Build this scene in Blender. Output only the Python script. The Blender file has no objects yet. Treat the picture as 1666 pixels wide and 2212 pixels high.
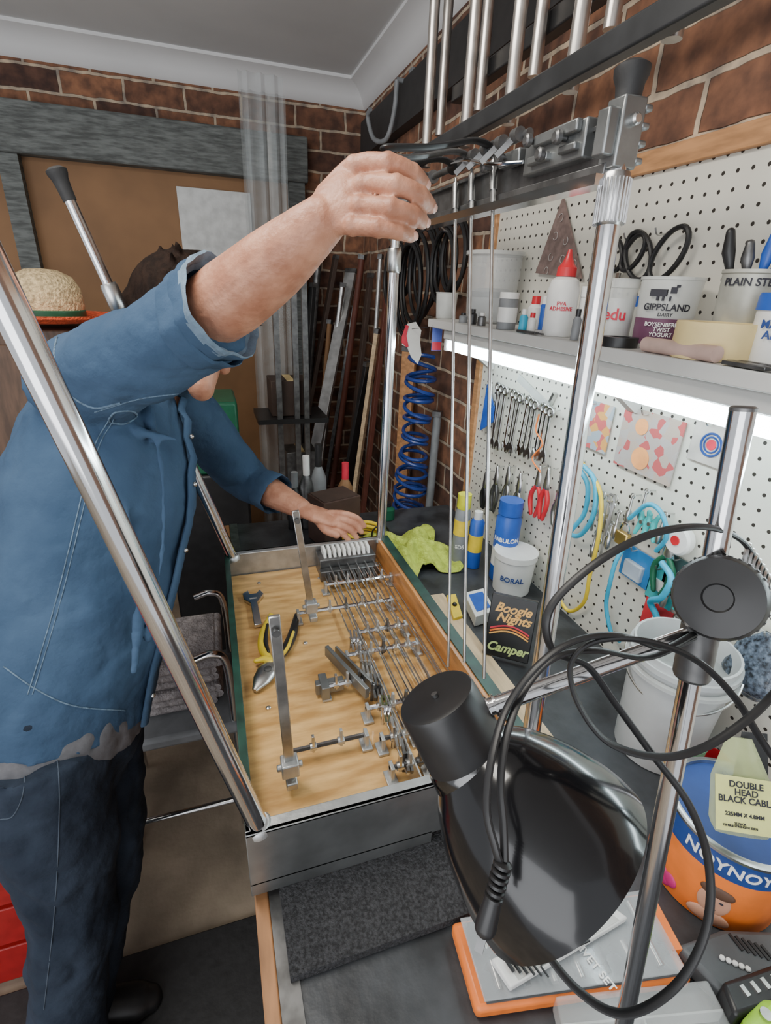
import bpy, bmesh, math, random
from mathutils import Vector, Matrix
from mathutils.bvhtree import BVHTree
random.seed(4)
V=Vector
# ------------------------------------------------ camera calibration (vanishing points of the room)
F=1100.0; CX,CY=833.0,1106.0
CAM=V((0,0,1.63))
a=V((-393,-496,1100)).normalized()
bx=V((3495,-330,1100)); bx=(bx-a*bx.dot(a)).normalized()
dn=a.cross(bx)
def cw(c): return V((c.dot(bx),c.dot(a),-c.dot(dn)))
def ray(u,v): return cw(V(((u-CX)/F,(v-CY)/F,1)))
def R(u,v,t): return CAM+ray(u,v)*t
def PX(u,v,X): r=ray(u,v); return CAM+r*(X/r.x)
def PY(u,v,Y): r=ray(u,v); return CAM+r*(Y/r.y)
def PZ(u,v,Z): r=ray(u,v); return CAM+r*((Z-CAM.z)/r.z)
def camc(p):
    q=p-CAM; return bx*q.x+a*q.y-dn*q.z
def depth(p): return camc(p).z
def hz(p,v):
    c=camc(p); k=(v-CY)/F; up=-dn
    return p.z+(k*c.z-c.y)/(up.y-k*up.z)
def at_u(u,x,z):
    lo,hi=-.2,2.6
    for _ in range(40):
        m=(lo+hi)/2; c=camc(V((x,m,z))); uu=CX+F*c.x/c.z
        if uu>u: lo=m
        else: hi=m
    return V((x,lo,z))
Z=V((0,0,1)); X=V((1,0,0)); Y=V((0,1,0))

# ------------------------------------------------ materials
MATS={}
def mat(name,col,rough=.5,metal=0,var=.12,scale=25,bump=0,bscale=60,alpha=1,emis=0,coat=0,stretch=None,col2=None,detail=3,spec=None):
    if name in MATS: return MATS[name]
    m=bpy.data.materials.new(name); m.use_nodes=True
    nt=m.node_tree; N=nt.nodes; L=nt.links; b=N['Principled BSDF']
    b.inputs['Roughness'].default_value=rough; b.inputs['Metallic'].default_value=metal
    b.inputs['Alpha'].default_value=alpha; b.inputs['Coat Weight'].default_value=coat
    if spec is not None: b.inputs['Specular IOR Level'].default_value=spec
    tc=N.new('ShaderNodeTexCoord'); mp=N.new('ShaderNodeMapping')
    L.new(tc.outputs['Object'],mp.inputs['Vector'])
    if stretch: mp.inputs['Scale'].default_value=stretch
    nz=N.new('ShaderNodeTexNoise'); nz.inputs['Scale'].default_value=scale; nz.inputs['Detail'].default_value=detail
    L.new(mp.outputs[0],nz.inputs['Vector'])
    cr=N.new('ShaderNodeValToRGB')
    c1=[max(0,c*(1-var)) for c in col]; c2=col2 if col2 else [min(1,c*(1+var)) for c in col]
    cr.color_ramp.elements[0].position=.35; cr.color_ramp.elements[1].position=.65
    cr.color_ramp.elements[0].color=(*c1,1); cr.color_ramp.elements[1].color=(*c2,1)
    L.new(nz.outputs['Fac'],cr.inputs[0]); L.new(cr.outputs[0],b.inputs['Base Color'])
    if bump:
        n2=N.new('ShaderNodeTexNoise'); n2.inputs['Scale'].default_value=bscale; n2.inputs['Detail'].default_value=4
        L.new(mp.outputs[0],n2.inputs['Vector'])
        bp=N.new('ShaderNodeBump'); bp.inputs['Strength'].default_value=bump; bp.inputs['Distance'].default_value=.01
        L.new(n2.outputs['Fac'],bp.inputs['Height']); L.new(bp.outputs[0],b.inputs['Normal'])
    if emis:
        b.inputs['Emission Color'].default_value=(*col,1); b.inputs['Emission Strength'].default_value=emis
    MATS[name]=m; return m

def brick_mat(name,ax):
    m=bpy.data.materials.new(name); m.use_nodes=True
    nt=m.node_tree; N=nt.nodes; L=nt.links; b=N['Principled BSDF']; b.inputs['Roughness'].default_value=.9
    tc=N.new('ShaderNodeTexCoord'); sp=N.new('ShaderNodeSeparateXYZ'); cb=N.new('ShaderNodeCombineXYZ')
    L.new(tc.outputs['Object'],sp.inputs[0]); L.new(sp.outputs[ax],cb.inputs[0]); L.new(sp.outputs[2],cb.inputs[1])
    nz0=N.new('ShaderNodeTexNoise'); nz0.inputs['Scale'].default_value=14
    L.new(cb.outputs[0],nz0.inputs['Vector'])
    mx0=N.new('ShaderNodeVectorMath'); mx0.operation='SCALE'; mx0.inputs['Scale'].default_value=.014
    L.new(nz0.outputs['Color'],mx0.inputs[0])
    ad=N.new('ShaderNodeVectorMath'); L.new(cb.outputs[0],ad.inputs[0]); L.new(mx0.outputs[0],ad.inputs[1])
    br=N.new('ShaderNodeTexBrick'); L.new(ad.outputs[0],br.inputs['Vector'])
    br.inputs['Scale'].default_value=1; br.inputs['Brick Width'].default_value=.24; br.inputs['Row Height'].default_value=.086
    br.inputs['Mortar Size'].default_value=.0065; br.inputs['Mortar Smooth'].default_value=.3; br.inputs['Bias'].default_value=-.1
    br.inputs['Color1'].default_value=(.23,.115,.07,1); br.inputs['Color2'].default_value=(.07,.038,.032,1)
    br.inputs['Mortar'].default_value=(.42,.36,.29,1)
    nz=N.new('ShaderNodeTexNoise'); nz.inputs['Scale'].default_value=22; nz.inputs['Detail'].default_value=8
    L.new(cb.outputs[0],nz.inputs['Vector'])
    cr=N.new('ShaderNodeValToRGB'); cr.color_ramp.elements[0].position=.35; cr.color_ramp.elements[1].position=.7
    cr.color_ramp.elements[0].color=(.5,.48,.5,1); cr.color_ramp.elements[1].color=(1.7,1.5,1.25,1)
    L.new(nz.outputs['Fac'],cr.inputs[0])
    mx=N.new('ShaderNodeMix'); mx.data_type='RGBA'; mx.blend_type='MULTIPLY'; mx.inputs['Factor'].default_value=.8
    L.new(br.outputs['Color'],mx.inputs['A']); L.new(cr.outputs[0],mx.inputs['B']); L.new(mx.outputs['Result'],b.inputs['Base Color'])
    iv=N.new('ShaderNodeMath'); iv.operation='SUBTRACT'; iv.inputs[0].default_value=1; L.new(br.outputs['Fac'],iv.inputs[1])
    bp=N.new('ShaderNodeBump'); bp.inputs['Strength'].default_value=.8; bp.inputs['Distance'].default_value=.008
    L.new(iv.outputs[0],bp.inputs['Height']); L.new(bp.outputs[0],b.inputs['Normal'])
    return m
def peg_mat():
    m=bpy.data.materials.new('pegboard_white'); m.use_nodes=True
    nt=m.node_tree; N=nt.nodes; L=nt.links; b=N['Principled BSDF']; b.inputs['Roughness'].default_value=.45
    tc=N.new('ShaderNodeTexCoord'); sp=N.new('ShaderNodeSeparateXYZ'); L.new(tc.outputs['Object'],sp.inputs[0])
    def mth(op,x,y=None):
        n=N.new('ShaderNodeMath'); n.operation=op
        for i,s in enumerate((x,y)):
            if s is None: continue
            if isinstance(s,(int,float)): n.inputs[i].default_value=s
            else: L.new(s,n.inputs[i])
        return n.outputs[0]
    def cell(o): return mth('POWER',mth('SUBTRACT',mth('FRACT',mth('MULTIPLY',o,1/.0254)),.5),2.0)
    d=mth('SQRT',mth('ADD',cell(sp.outputs[1]),cell(sp.outputs[2])))
    h=mth('LESS_THAN',d,.125)
    mx=N.new('ShaderNodeMix'); mx.data_type='RGBA'; L.new(h,mx.inputs['Factor'])
    mx.inputs['A'].default_value=(.68,.66,.58,1); mx.inputs['B'].default_value=(.03,.025,.02,1)
    L.new(mx.outputs['Result'],b.inputs['Base Color']); return m
def card_mat(name,cols,scale=30):
    m=bpy.data.materials.new(name); m.use_nodes=True
    nt=m.node_tree; N=nt.nodes; L=nt.links; b=N['Principled BSDF']; b.inputs['Roughness'].default_value=.4
    tc=N.new('ShaderNodeTexCoord'); vo=N.new('ShaderNodeTexVoronoi'); vo.inputs['Scale'].default_value=scale
    L.new(tc.outputs['Object'],vo.inputs['Vector'])
    sp=N.new('ShaderNodeSeparateColor'); L.new(vo.outputs['Color'],sp.inputs[0])
    cr=N.new('ShaderNodeValToRGB'); cr.color_ramp.interpolation='CONSTANT'
    e=cr.color_ramp.elements; e[0].color=(*cols[0],1); e[1].position=1/len(cols); e[1].color=(*cols[1],1)
    for i,c in enumerate(cols[2:]): x=e.new((i+2)/len(cols)); x.color=(*c,1)
    L.new(sp.outputs[0],cr.inputs[0]); L.new(cr.outputs[0],b.inputs['Base Color']); return m

chrome=mat('chrome',(.68,.68,.69),.13,1,.05,8)
steel=mat('brushed_steel',(.56,.56,.55),.30,1,.2,40)
alu=mat('cast_aluminium',(.50,.51,.51),.42,.8,.15,30,.1)
alud=mat('dull_aluminium',(.24,.25,.25),.38,.8,.25,12,.05)
darksteel=mat('dark_steel',(.15,.15,.15),.4,.8,.3,40)
blk=mat('black_plastic',(.014,.014,.015),.38,0,.2,30)
gloss=mat('glossy_black_enamel',(.005,.005,.006),.16,0,.1,10,coat=.2)
rub=mat('black_rubber',(.018,.018,.019),.6,0,.2,40,.1)
cordm=mat('black_cord',(.014,.014,.015),.45,0,.2,30)
white=mat('white_plastic',(.75,.75,.73),.4,0,.04)
cream=mat('cream_tape',(.78,.62,.30),.6,0,.06)
clear=mat('clear_plastic',(.75,.78,.78),.15,0,.05,alpha=.28)
clear2=mat('frosted_plastic',(.7,.72,.7),.3,0,.06,alpha=.5)
red=mat('red_plastic',(.55,.02,.03),.35)
blue=mat('blue_plastic',(.02,.09,.42),.35)
cyan=mat('cyan_plastic',(.03,.40,.62),.4)
yel=mat('yellow_plastic',(.80,.58,.04),.4)
orange=mat('orange_print',(.85,.20,.03),.4)
green=mat('green_plastic',(.01,.10,.05),.4)
lime=mat('lime_plastic',(.35,.65,.05),.4)
purple=mat('purple_print',(.14,.05,.10),.5)
grey=mat('grey_plastic',(.2,.21,.22),.5)
navy=mat('navy_print',(.02,.06,.24),.4)
ink=mat('dark_ink',(.02,.02,.03),.6)
winK=mat('white_ink',(.85,.85,.83),.5)
redink=mat('red_ink',(.6,.03,.06),.5)
gold=mat('brass',(.65,.45,.15),.3,.9)
maple=mat('maple_board',(.66,.35,.11),.35,0,.25,9,.03,20,stretch=(1.2,6,1),col2=(.80,.49,.19),coat=.3,detail=5)
sidewood=mat('orange_varnished_wood',(.48,.21,.065),.35,0,.3,10,stretch=(5,1,6),coat=.3)
edgew=mat('worn_edge_wood',(.36,.17,.07),.55,0,.35,10,stretch=(5,1,6))
pine=mat('pine_trim',(.46,.23,.10),.5,0,.25,12,stretch=(6,1,6))
plank=mat('pale_timber',(.60,.45,.28),.6,0,.2,10,stretch=(6,1,6))
greenfelt=mat('green_black_laminate',(.01,.04,.028),.4,0,.4,30)
worktop=mat('black_worktop',(.042,.045,.050),.40,0,.5,14,.1,50,detail=8)
carpet=mat('grey_carpet',(.048,.048,.052),1,0,.5,250,1,300)
ceilm=mat('ceiling_paint',(.70,.71,.71),.9,0,.04,3)
corn=mat('cornice_paint',(.76,.76,.76),.8,0,.03,3)
floorm=mat('concrete_floor',(.32,.26,.19),.8,0,.3,5,.2,30,detail=8)
beamm=mat('weathered_grey_timber',(.12,.13,.125),.7,0,.4,16,.4,30,stretch=(1,3,6),detail=8)
brownp=mat('brown_panel',(.24,.125,.055),.7,0,.15,4)
skin=mat('skin',(.46,.195,.115),.5,0,.15,30,.20,140,col2=(.56,.275,.175))
nailm=mat('fingernail',(.72,.42,.33),.3)
denim=mat('blue_denim_shirt',(.044,.084,.15),.92,0,.12,7,.22,70,col2=(.058,.103,.175),detail=4,spec=.2)
seamm=mat('faded_denim_seam',(.11,.17,.24),.9,0,.4,120)
denim_in=mat('pale_denim_inside',(.15,.22,.30),.85,0,.2,40,.3,90)
jeansm=mat('dark_denim_jeans',(.018,.026,.042),.92,0,.15,7,.25,70,col2=(.031,.043,.065),detail=4,spec=.2)
tee=mat('grey_cotton',(.12,.12,.13),.9,0,.15,40,.2)
hairm=mat('brown_hair',(.014,.007,.0045),.8,0,.4,60,.6,120,stretch=(1,1,.25),spec=.15)
straw=mat('woven_straw',(.62,.47,.26),.8,0,.35,110,.9,140)
shelfm=mat('white_shelf_paint',(.60,.60,.58),.5,0,.05,8)
cloth=mat('lime_yellow_cloth',(.50,.60,.09),.95,0,.2,50,.6,200)
tubem=mat('fluorescent_tube_glow',(.78,.94,1.0),.4,emis=25)

# ------------------------------------------------ geometry collector
def frame(d):
    d=d.normalized(); s=d.cross(Z)
    if s.length<1e-3: s=d.cross(X)
    s.normalize(); return s,d.cross(s).normalized()
def smoothp(pts,k=8):
    P=[V(p) for p in pts]; out=[]
    for i in range(len(P)-1):
        p0=P[i-1] if i>0 else P[0]*2-P[1]; p1=P[i]; p2=P[i+1]; p3=P[i+2] if i+2<len(P) else P[-1]*2-P[-2]
        for j in range(k):
            t=j/k
            out.append(.5*((2*p1)+(p2-p0)*t+(2*p0-5*p1+4*p2-p3)*t*t+(3*p1-p0-3*p2+p3)*t**3))
    out.append(P[-1]); return out
def lerpl(vals,n):
    out=[]; m=len(vals)-1
    for i in range(n):
        x=i/(n-1)*m; j=min(int(x),m-1); f=x-j
        A,B=vals[j],vals[j+1]
        out.append(tuple(p+(q-p)*f for p,q in zip(A,B)) if isinstance(A,tuple) else A+(B-A)*f)
    return out
class G:
    def __init__(s): s.v=[]; s.f=[]; s.m=[]; s.mi=0
    def face(s,idx): s.f.append(idx); s.m.append(s.mi)
    def box(s,c,size,ax=None):
        c=V(c); ax=ax or (X,Y,Z); b=len(s.v)
        for i in (-1,1):
            for j in (-1,1):
                for k in (-1,1): s.v.append(c+ax[0]*(i*size[0]/2)+ax[1]*(j*size[1]/2)+ax[2]*(k*size[2]/2))
        for q in ((0,1,3,2),(4,6,7,5),(0,4,5,1),(2,3,7,6),(0,2,6,4),(1,5,7,3)): s.face([b+i for i in q])
        return s
    def bar(s,p,q,w,h,side=None):
        p,q=V(p),V(q); d=(q-p); L=d.length; d.normalize()
        if side is None: sd,up=frame(d)
        else: sd=(side-d*side.dot(d)).normalized(); up=d.cross(sd)
        return s.box((p+q)/2,(L,w,h),(d,sd,up))
    def tube(s,pts,r,n=12,smooth=0,side=None,dome=False):
        pts=[V(p) for p in pts]
        if smooth: 
            m=len(pts); pts=smoothp(pts,smooth)
            if isinstance(r,list): r=lerpl(r,len(pts))
        if not isinstance(r,list): r=[r]*len(pts)
        if dome:
            d0=(pts[0]-pts[1]).normalized(); d1=(pts[-1]-pts[-2]).normalized()
            def mean(x): return (x[0]+x[1])/2 if isinstance(x,tuple) else x
            def sc(x,k): return tuple(y*k for y in x) if isinstance(x,tuple) else x*k
            a0,a1=mean(r[0]),mean(r[-1])
            pre=[(pts[0]+d0*a0*math.sin(t),sc(r[0],math.cos(t))) for t in (1.45,1.1,.7,.35)]
            post=[(pts[-1]+d1*a1*math.sin(t),sc(r[-1],math.cos(t))) for t in (.35,.7,1.1,1.45)]
            pts=[x[0] for x in pre]+pts+[x[0] for x in post]; r=[x[1] for x in pre]+list(r)+[x[1] for x in post]
        b=len(s.v); prev=None
        for i,p in enumerate(pts):
            d=(pts[min(i+1,len(pts)-1)]-pts[max(i-1,0)]).normalized()
            if side is not None: sd=(side-d*side.dot(d)).normalized()
            elif prev is None: sd,_=frame(d)
            else: sd=(prev-d*prev.dot(d)).normalized()
            prev=sd; up=d.cross(sd)
            ra,rb=r[i] if isinstance(r[i],tuple) else (r[i],r[i])
            for k in range(n):
                t=2*math.pi*k/n; s.v.append(p+sd*(ra*math.cos(t))+up*(rb*math.sin(t)))
        for i in range(len(pts)-1):
            for k in range(n):
                k2=(k+1)%n; s.face([b+i*n+k,b+i*n+k2,b+(i+1)*n+k2,b+(i+1)*n+k])
        s.face([b+k for k in range(n)][::-1]); s.face([b+(len(pts)-1)*n+k for k in range(n)])
        return s
    def cyl(s,p,q,r,r2=None,n=20): return s.tube([p,q],[r,r if r2 is None else r2],n)
    def lathe(s,prof,base,axis=Z,n=32,cap=True):
        base=V(base); axis=V(axis).normalized(); sd,up=frame(axis); b=len(s.v)
        for r,h in prof:
            for k in range(n):
                t=2*math.pi*k/n; s.v.append(base+axis*h+sd*(r*math.cos(t))+up*(r*math.sin(t)))
        for i in range(len(prof)-1):
            for k in range(n):
                k2=(k+1)%n; s.face([b+i*n+k,b+i*n+k2,b+(i+1)*n+k2,b+(i+1)*n+k])
        if cap:
            s.face([b+k for k in range(n)][::-1]); s.face([b+(len(prof)-1)*n+k for k in range(n)])
        return s
    def ball(s,c,r,ax=None,n=20,m=12):
        c=V(c); ax=ax or (X,Y,Z); r=r if isinstance(r,tuple) else (r,r,r); b=len(s.v)
        for i in range(1,m):
            ph=math.pi*i/m
            for k in range(n):
                t=2*math.pi*k/n
                s.v.append(c+ax[0]*(r[0]*math.sin(ph)*math.cos(t))+ax[1]*(r[1]*math.sin(ph)*math.sin(t))+ax[2]*(r[2]*math.cos(ph)))
        tp=len(s.v); s.v.append(c+ax[2]*r[2]); bt=len(s.v); s.v.append(c-ax[2]*r[2])
        for i in range(m-2):
            for k in range(n):
                k2=(k+1)%n; s.face([b+i*n+k,b+(i+1)*n+k,b+(i+1)*n+k2,b+i*n+k2])
        for k in range(n):
            k2=(k+1)%n; s.face([tp,b+k,b+k2]); s.face([bt,b+(m-2)*n+k2,b+(m-2)*n+k])
        return s
    def torus(s,c,ax,Rr,r,n=28,m=8,arc=1.0,a0=0,sx=1,sy=1):
        c=V(c); e1,e2=ax; pts=[]
        if arc>=1:
            nn=e1.cross(e2).normalized(); b=len(s.v)
            for i in range(n):
                t=2*math.pi*i/n; d=e1*(math.cos(t)*sx)+e2*(math.sin(t)*sy); p=c+d*Rr; dd=d.normalized()
                for k in range(m):
                    q=2*math.pi*k/m; s.v.append(p+dd*(r*math.cos(q))+nn*(r*math.sin(q)))
            for i in range(n):
                for k in range(m):
                    s.face([b+i*m+k,b+i*m+(k+1)%m,b+((i+1)%n)*m+(k+1)%m,b+((i+1)%n)*m+k])
            return s
        for i in range(n+1):
            t=a0+2*math.pi*arc*i/n; pts.append(c+(e1*(math.cos(t)*sx)+e2*(math.sin(t)*sy))*Rr)
        return s.tube(pts,r,m)
    def extr(s,out,o,e1,e2,d):
        o=V(o); nn=e1.cross(e2).normalized(); b=len(s.v); n=len(out)
        for x,y in out: s.v.append(o+e1*x+e2*y-nn*(d/2))
        for x,y in out: s.v.append(o+e1*x+e2*y+nn*(d/2))
        s.face([b+i for i in range(n)][::-1]); s.face([b+n+i for i in range(n)])
        for i in range(n): j=(i+1)%n; s.face([b+i,b+j,b+n+j,b+n+i])
        return s
    def prism(s,poly,z0,z1):
        return s.extr([(p[0],p[1]) for p in poly],(0,0,(z0+z1)/2),X,Y,z1-z0)
ORG={}
COL=bpy.context.scene.collection
def thing(name,label,cat,loc,group=None):
    e=bpy.data.objects.new(name,None); e.empty_display_size=.03; e.location=loc; COL.objects.link(e)
    e['label']=label; e['category']=cat
    if group: e['group']=group
    ORG[e]=V(loc); return e
def link(ob,c,parent,label=None,cat=None,kind=None,group=None):
    ob.location=c; ORG[ob]=V(c); COL.objects.link(ob)
    if parent is not None:
        ob.parent=parent; ob.matrix_parent_inverse=Matrix.Translation(ORG[parent]).inverted()
    if label: ob['label']=label
    if cat: ob['category']=cat
    if kind: ob['kind']=kind
    if group: ob['group']=group
def mk(name,g,mats,parent=None,bevel=0,flat=False,**kw):
    if not isinstance(mats,(list,tuple)): mats=[mats]
    lo=V([min(v[i] for v in g.v) for i in range(3)]); hi=V([max(v[i] for v in g.v) for i in range(3)]); c=(lo+hi)/2
    if kw.get('kind')=='structure': c=V((0,0,0))
    me=bpy.data.meshes.new(name); me.from_pydata([v-c for v in g.v],[],g.f)
    for m in mats: me.materials.append(m)
    for p,mi in zip(me.polygons,g.m): p.material_index=mi
    bm=bmesh.new(); bm.from_mesh(me); bmesh.ops.recalc_face_normals(bm,faces=bm.faces[:]); bm.to_mesh(me); bm.free()
    if not flat:
        for p in me.polygons: p.use_smooth=True
        me.set_sharp_from_angle(angle=math.radians(38))
    ob=bpy.data.objects.new(name,me); link(ob,c,parent,**kw)
    if bevel:
        b=ob.modifiers.new('bevel','BEVEL'); b.width=bevel; b.segments=2; b.limit_method='ANGLE'
    return ob
def remesh(name,g,voxel,m,parent,smooth=6,disp=(),**kw):
    ob=mk(name+'_tmp',g,m)
    r=ob.modifiers.new('r','REMESH'); r.mode='VOXEL'; r.voxel_size=voxel
    s=ob.modifiers.new('s','SMOOTH'); s.iterations=smooth; s.factor=.5
    for i,(st,ds) in enumerate(disp):
        tx=bpy.data.textures.new(name+'t','CLOUDS'); tx.noise_scale=ds; tx.noise_depth=1; tx.noise_type='HARD_NOISE' if i else 'SOFT_NOISE'
        d=ob.modifiers.new('d','DISPLACE'); d.texture=tx; d.strength=st; d.texture_coords='LOCAL'
    if disp: s=ob.modifiers.new('s2','SMOOTH'); s.iterations=3; s.factor=.5
    bpy.context.view_layer.update(); dg=bpy.context.evaluated_depsgraph_get()
    me=bpy.data.meshes.new_from_object(ob.evaluated_get(dg)); c=ORG[ob]
    bpy.data.objects.remove(ob)
    for p in me.polygons: p.use_smooth=True
    me.name=name
    o=bpy.data.objects.new(name,me); link(o,c,parent,**kw); return o
def text(s,size,o,e1,e2,m,parent,wrap=0,ext=.0004,sx=1.0,sp=1.0,name='lettering',shear=0,bold=.018):
    cu=bpy.data.curves.new('t','FONT'); cu.body=s; cu.size=size; cu.align_x='CENTER'; cu.align_y='CENTER'; cu.extrude=ext; cu.resolution_u=4; cu.space_line=.9*sp
    cu.offset=size*bold; cu.shear=shear
    t=bpy.data.objects.new('t',cu); COL.objects.link(t); bpy.context.view_layer.update()
    dg=bpy.context.evaluated_depsgraph_get(); me=bpy.data.meshes.new_from_object(t.evaluated_get(dg)); bpy.data.objects.remove(t)
    o=V(o); nn=e1.cross(e2).normalized()
    cs=[]
    for v in me.vertices:
        x,y,z=v.co; x*=sx
        if wrap: w=o+nn*((wrap+z)*math.cos(x/wrap))+e1*((wrap+z)*math.sin(x/wrap))+e2*y
        else: w=o+e1*x+e2*y+nn*z
        cs.append(w)
    c=sum(cs,V((0,0,0)))/max(1,len(cs))
    for v,w in zip(me.vertices,cs): v.co=w-c
    me.materials.clear(); me.materials.append(m); me.name=name
    ob=bpy.data.objects.new(name,me); link(ob,c,parent); return ob
WX=V((0,-1,0))  # reading direction on the right wall

# ================================================= ROOM
XW,YB,ZC=.81,2.90,2.51
mk('wall_right',G().box((XW+.05,.7,ZC/2),(.1,4.4,ZC)),brick_mat('brick_right',1),kind='structure')
mk('wall_back',G().box((-1.1,YB+.05,ZC/2),(3.9,.1,ZC)),brick_mat('brick_back',0),kind='structure')
mk('floor',G().box((-1.1,.7,-.05),(3.9,4.5,.1)),floorm,kind='structure')
mk('ceiling',G().box((-1.1,.7,ZC+.05),(3.9,4.5,.1)),ceilm,kind='structure')
prof=[(0,0),(.095,0),(.095,-.012),(.07,-.02),(.045,-.036),(.026,-.06),(.014,-.085),(0,-.095)]
mk('trim_1',G().extr([(-x,y) for x,y in prof],(-1.1,YB,ZC),Y,Z,3.82),corn,kind='structure')
mk('trim_2',G().extr([(-x,y) for x,y in prof],(XW,.7,ZC),X,Z,4.4),corn,kind='structure')
A=PY(0,220,2.86); B=PY(660,300,2.86); C_=PY(0,340,2.86); D=PY(655,392,2.86)
zt=(A.z+B.z)/2; zb=(C_.z+D.z)/2; xr=B.x
mk('trim_3',G().box(((-3+xr)/2,2.85,(zt+zb)/2),(xr+3,.1,zt-zb)),beamm,kind='structure',bevel=.006)
g=G()
for u in (45,640):
    p=PY(u,450,2.86); g.box((p.x,2.86,zb/2),(.075,.08,zb))
mk('trim_4',g,beamm,kind='structure')
mk('door_1',G().box(((-3+xr)/2,2.885,zb/2),(xr+3,.03,zb)),brownp,kind='structure')
p=PY(468,480,2.84); q=PY(388,402,2.84); r_=PY(556,560,2.84)
e=thing('white_board','pale grey-white board fixed to brown panel','board',(p.x,2.85,r_.z))
mk('panel',G().box((p.x,2.855,(q.z+r_.z)/2),(r_.x-q.x,.02,q.z-r_.z)),mat('pale_board',(.60,.61,.60),.6),e,bevel=.002)
mk('trim_5',G().box((.785,2.0,2.27),(.045,1.6,.14)),mat('dark_timber',(.03,.028,.028),.6),kind='structure')

# ================================================= WORKBENCH
e=thing('workbench','long workbench with worn black top and timber front edge','workbench',(.4,.7,0))
mk('worktop',G().box((.405,.65,.88),(.79,1.9,.04)),worktop,e,bevel=.003)
mk('edge_strip',G().box((.000,.65,.855),(.018,1.9,.09)),edgew,e,label='worn timber edge strip',bevel=.002)
mk('edge_trim',G().box((.021,.65,.9015),(.024,1.9,.003)),darksteel,e,label='metal edging strip')
for x,y in ((.04,-.22),(.04,1.52),(.76,-.22),(.76,1.52)):
    mk('leg',G().box((x,y,.43),(.06,.06,.86)),pine,e)

# ================================================= PEGBOARD, SHELF, LIGHT
e=thing('pegboard','cream perforated pegboard with pine frame on brick wall','pegboard',(.8,.55,.9))
mk('board',G().box((.800,.60,1.375),(.012,1.70,.95)),peg_mat(),e)
mk('frame_rail',G().box((.797,.60,1.862),(.026,1.72,.035)),pine,e,bevel=.002)
mk('frame_stile',G().box((.797,1.455,1.38),(.026,.03,.93)),pine,e,bevel=.002)
SX0,SZ=.605,1.56
e=thing('wall_shelf','painted white shelf mounted across the pegboard','shelf',(.7,.6,SZ-.02))
mk('board',G().box(((SX0+.793)/2,.6,SZ-.011),(.793-SX0,1.70,.022)),shelfm,e,bevel=.002)
for y in (1.38,.8,.2):
    mk('bracket',G().extr([(0,0),(-.15,0),(-.15,-.012),(-.012,-.11),(0,-.11)],(.793,y,SZ-.022),X,Z,.02),shelfm,e)
e=thing('fluorescent_light','long lit fluorescent batten light under the shelf','light',(.65,.6,1.49))
mk('housing',G().box((.655,.66,1.524),(.07,1.42,.026)),shelfm,e,bevel=.004)
mk('tube',G().cyl((.640,1.36,1.494),(.640,-.03,1.494),.013,n=16),tubem,e)
for y in (1.365,-.035): mk('end_cap',G().box((.640,y,1.5),(.03,.016,.04)),white,e,bevel=.003)

# ================================================= STEEL GUITAR (upside down)
RZ=1.03; GX0,GX1,GY0,GY1=-.012,.396,.424,1.158; GB=.914
gt=thing('steel_guitar','upside-down table steel guitar with chrome legs, open underside','steel guitar',(.19,.79,GB))
FZ=.966; MZ=.990
mk('soundboard',G().box(((GX0+GX1)/2,(GY0+GY1)/2,FZ-.012),(GX1-GX0-.02,GY1-GY0-.02,.024)),maple,gt,label='figured maple board')
mk('front_apron',G().box((GX0+.006,(GY0+GY1)/2,(RZ+GB)/2),(.012,GY1-GY0-.01,RZ-GB)),greenfelt,gt,bevel=.001,label='dark green laminated side')
g=G(); g.mi=0; g.box((GX1-.012,(GY0+GY1)/2,(RZ+GB)/2),(.018,GY1-GY0-.01,RZ-GB-.004)); g.mi=1; g.box((GX1-.002,(GY0+GY1)/2,RZ-.001),(.022,GY1-GY0-.01,.004)); g.box((GX1+.003,(GY0+GY1)/2,(RZ+GB)/2),(.008,GY1-GY0-.01,RZ-GB-.004))
mk('rear_apron',g,[sidewood,greenfelt],gt,label='varnished wood side with green outer face')
g=G(); g.mi=0; g.box(((GX0+GX1)/2,GY0+.003,(RZ+GB+.02)/2),(GX1-GX0,.006,RZ-GB-.02)); g.box(((GX0+GX1)/2-.08,GY0+.003,GB+.012),(GX1-GX0-.16,.006,.024)); g.mi=1; g.box(((GX0+GX1)/2,GY0+.009,RZ-.002),(GX1-GX0,.018,.004))
mk('end_plate',g,[alud,alu],gt,label='cast aluminium end plate',bevel=.001)
g=G().box(((GX0+GX1)/2,GY1-.003,(RZ+GB)/2),(GX1-GX0,.006,RZ-GB)).box(((GX0+GX1)/2,GY1-.009,RZ-.002),(GX1-GX0,.018,.004))
mk('end_plate',g,alu,gt,label='cast aluminium end plate',bevel=.001)
def leg(b,t,zj):
    b,t=V(b),V(t); d=(t-b).normalized(); k=lambda z:b+d*((z-b.z)/d.z)
    lg=mk('leg',G().tube([b-d*.012,k(zj)],.0122,24),chrome,gt,label='chrome leg')
    mk('leg_socket',G().lathe([(.0135,0),(.0165,.0),(.0165,.008),(.0142,.011)],b-d*.012,d,24),alu,lg)
    g=G()
    g.lathe([(.0125,0),(.0155,.004),(.0155,.042),(.0135,.048)],k(zj-.045),d,24)
    mk('collar',g,steel,lg,label='knurled chrome collar')
    mk('upper_tube',G().tube([k(zj),k(t.z-.03)],.0095,20),chrome,lg)
    mk('rubber_foot',G().lathe([(.011,0),(.012,.02),(.0135,.033),(.0165,.040),(.017,.046),(.011,.050)],k(t.z-.05),d,24),rub,lg)
    return lg
leg((.003,.438,1.03),(-.181,.432,1.85),1.70)
leg((.006,1.136,1.03),(-.222,1.145,1.80),1.62)
leg((.386,1.148,1.03),(.400,1.17,1.84),1.71)
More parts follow.
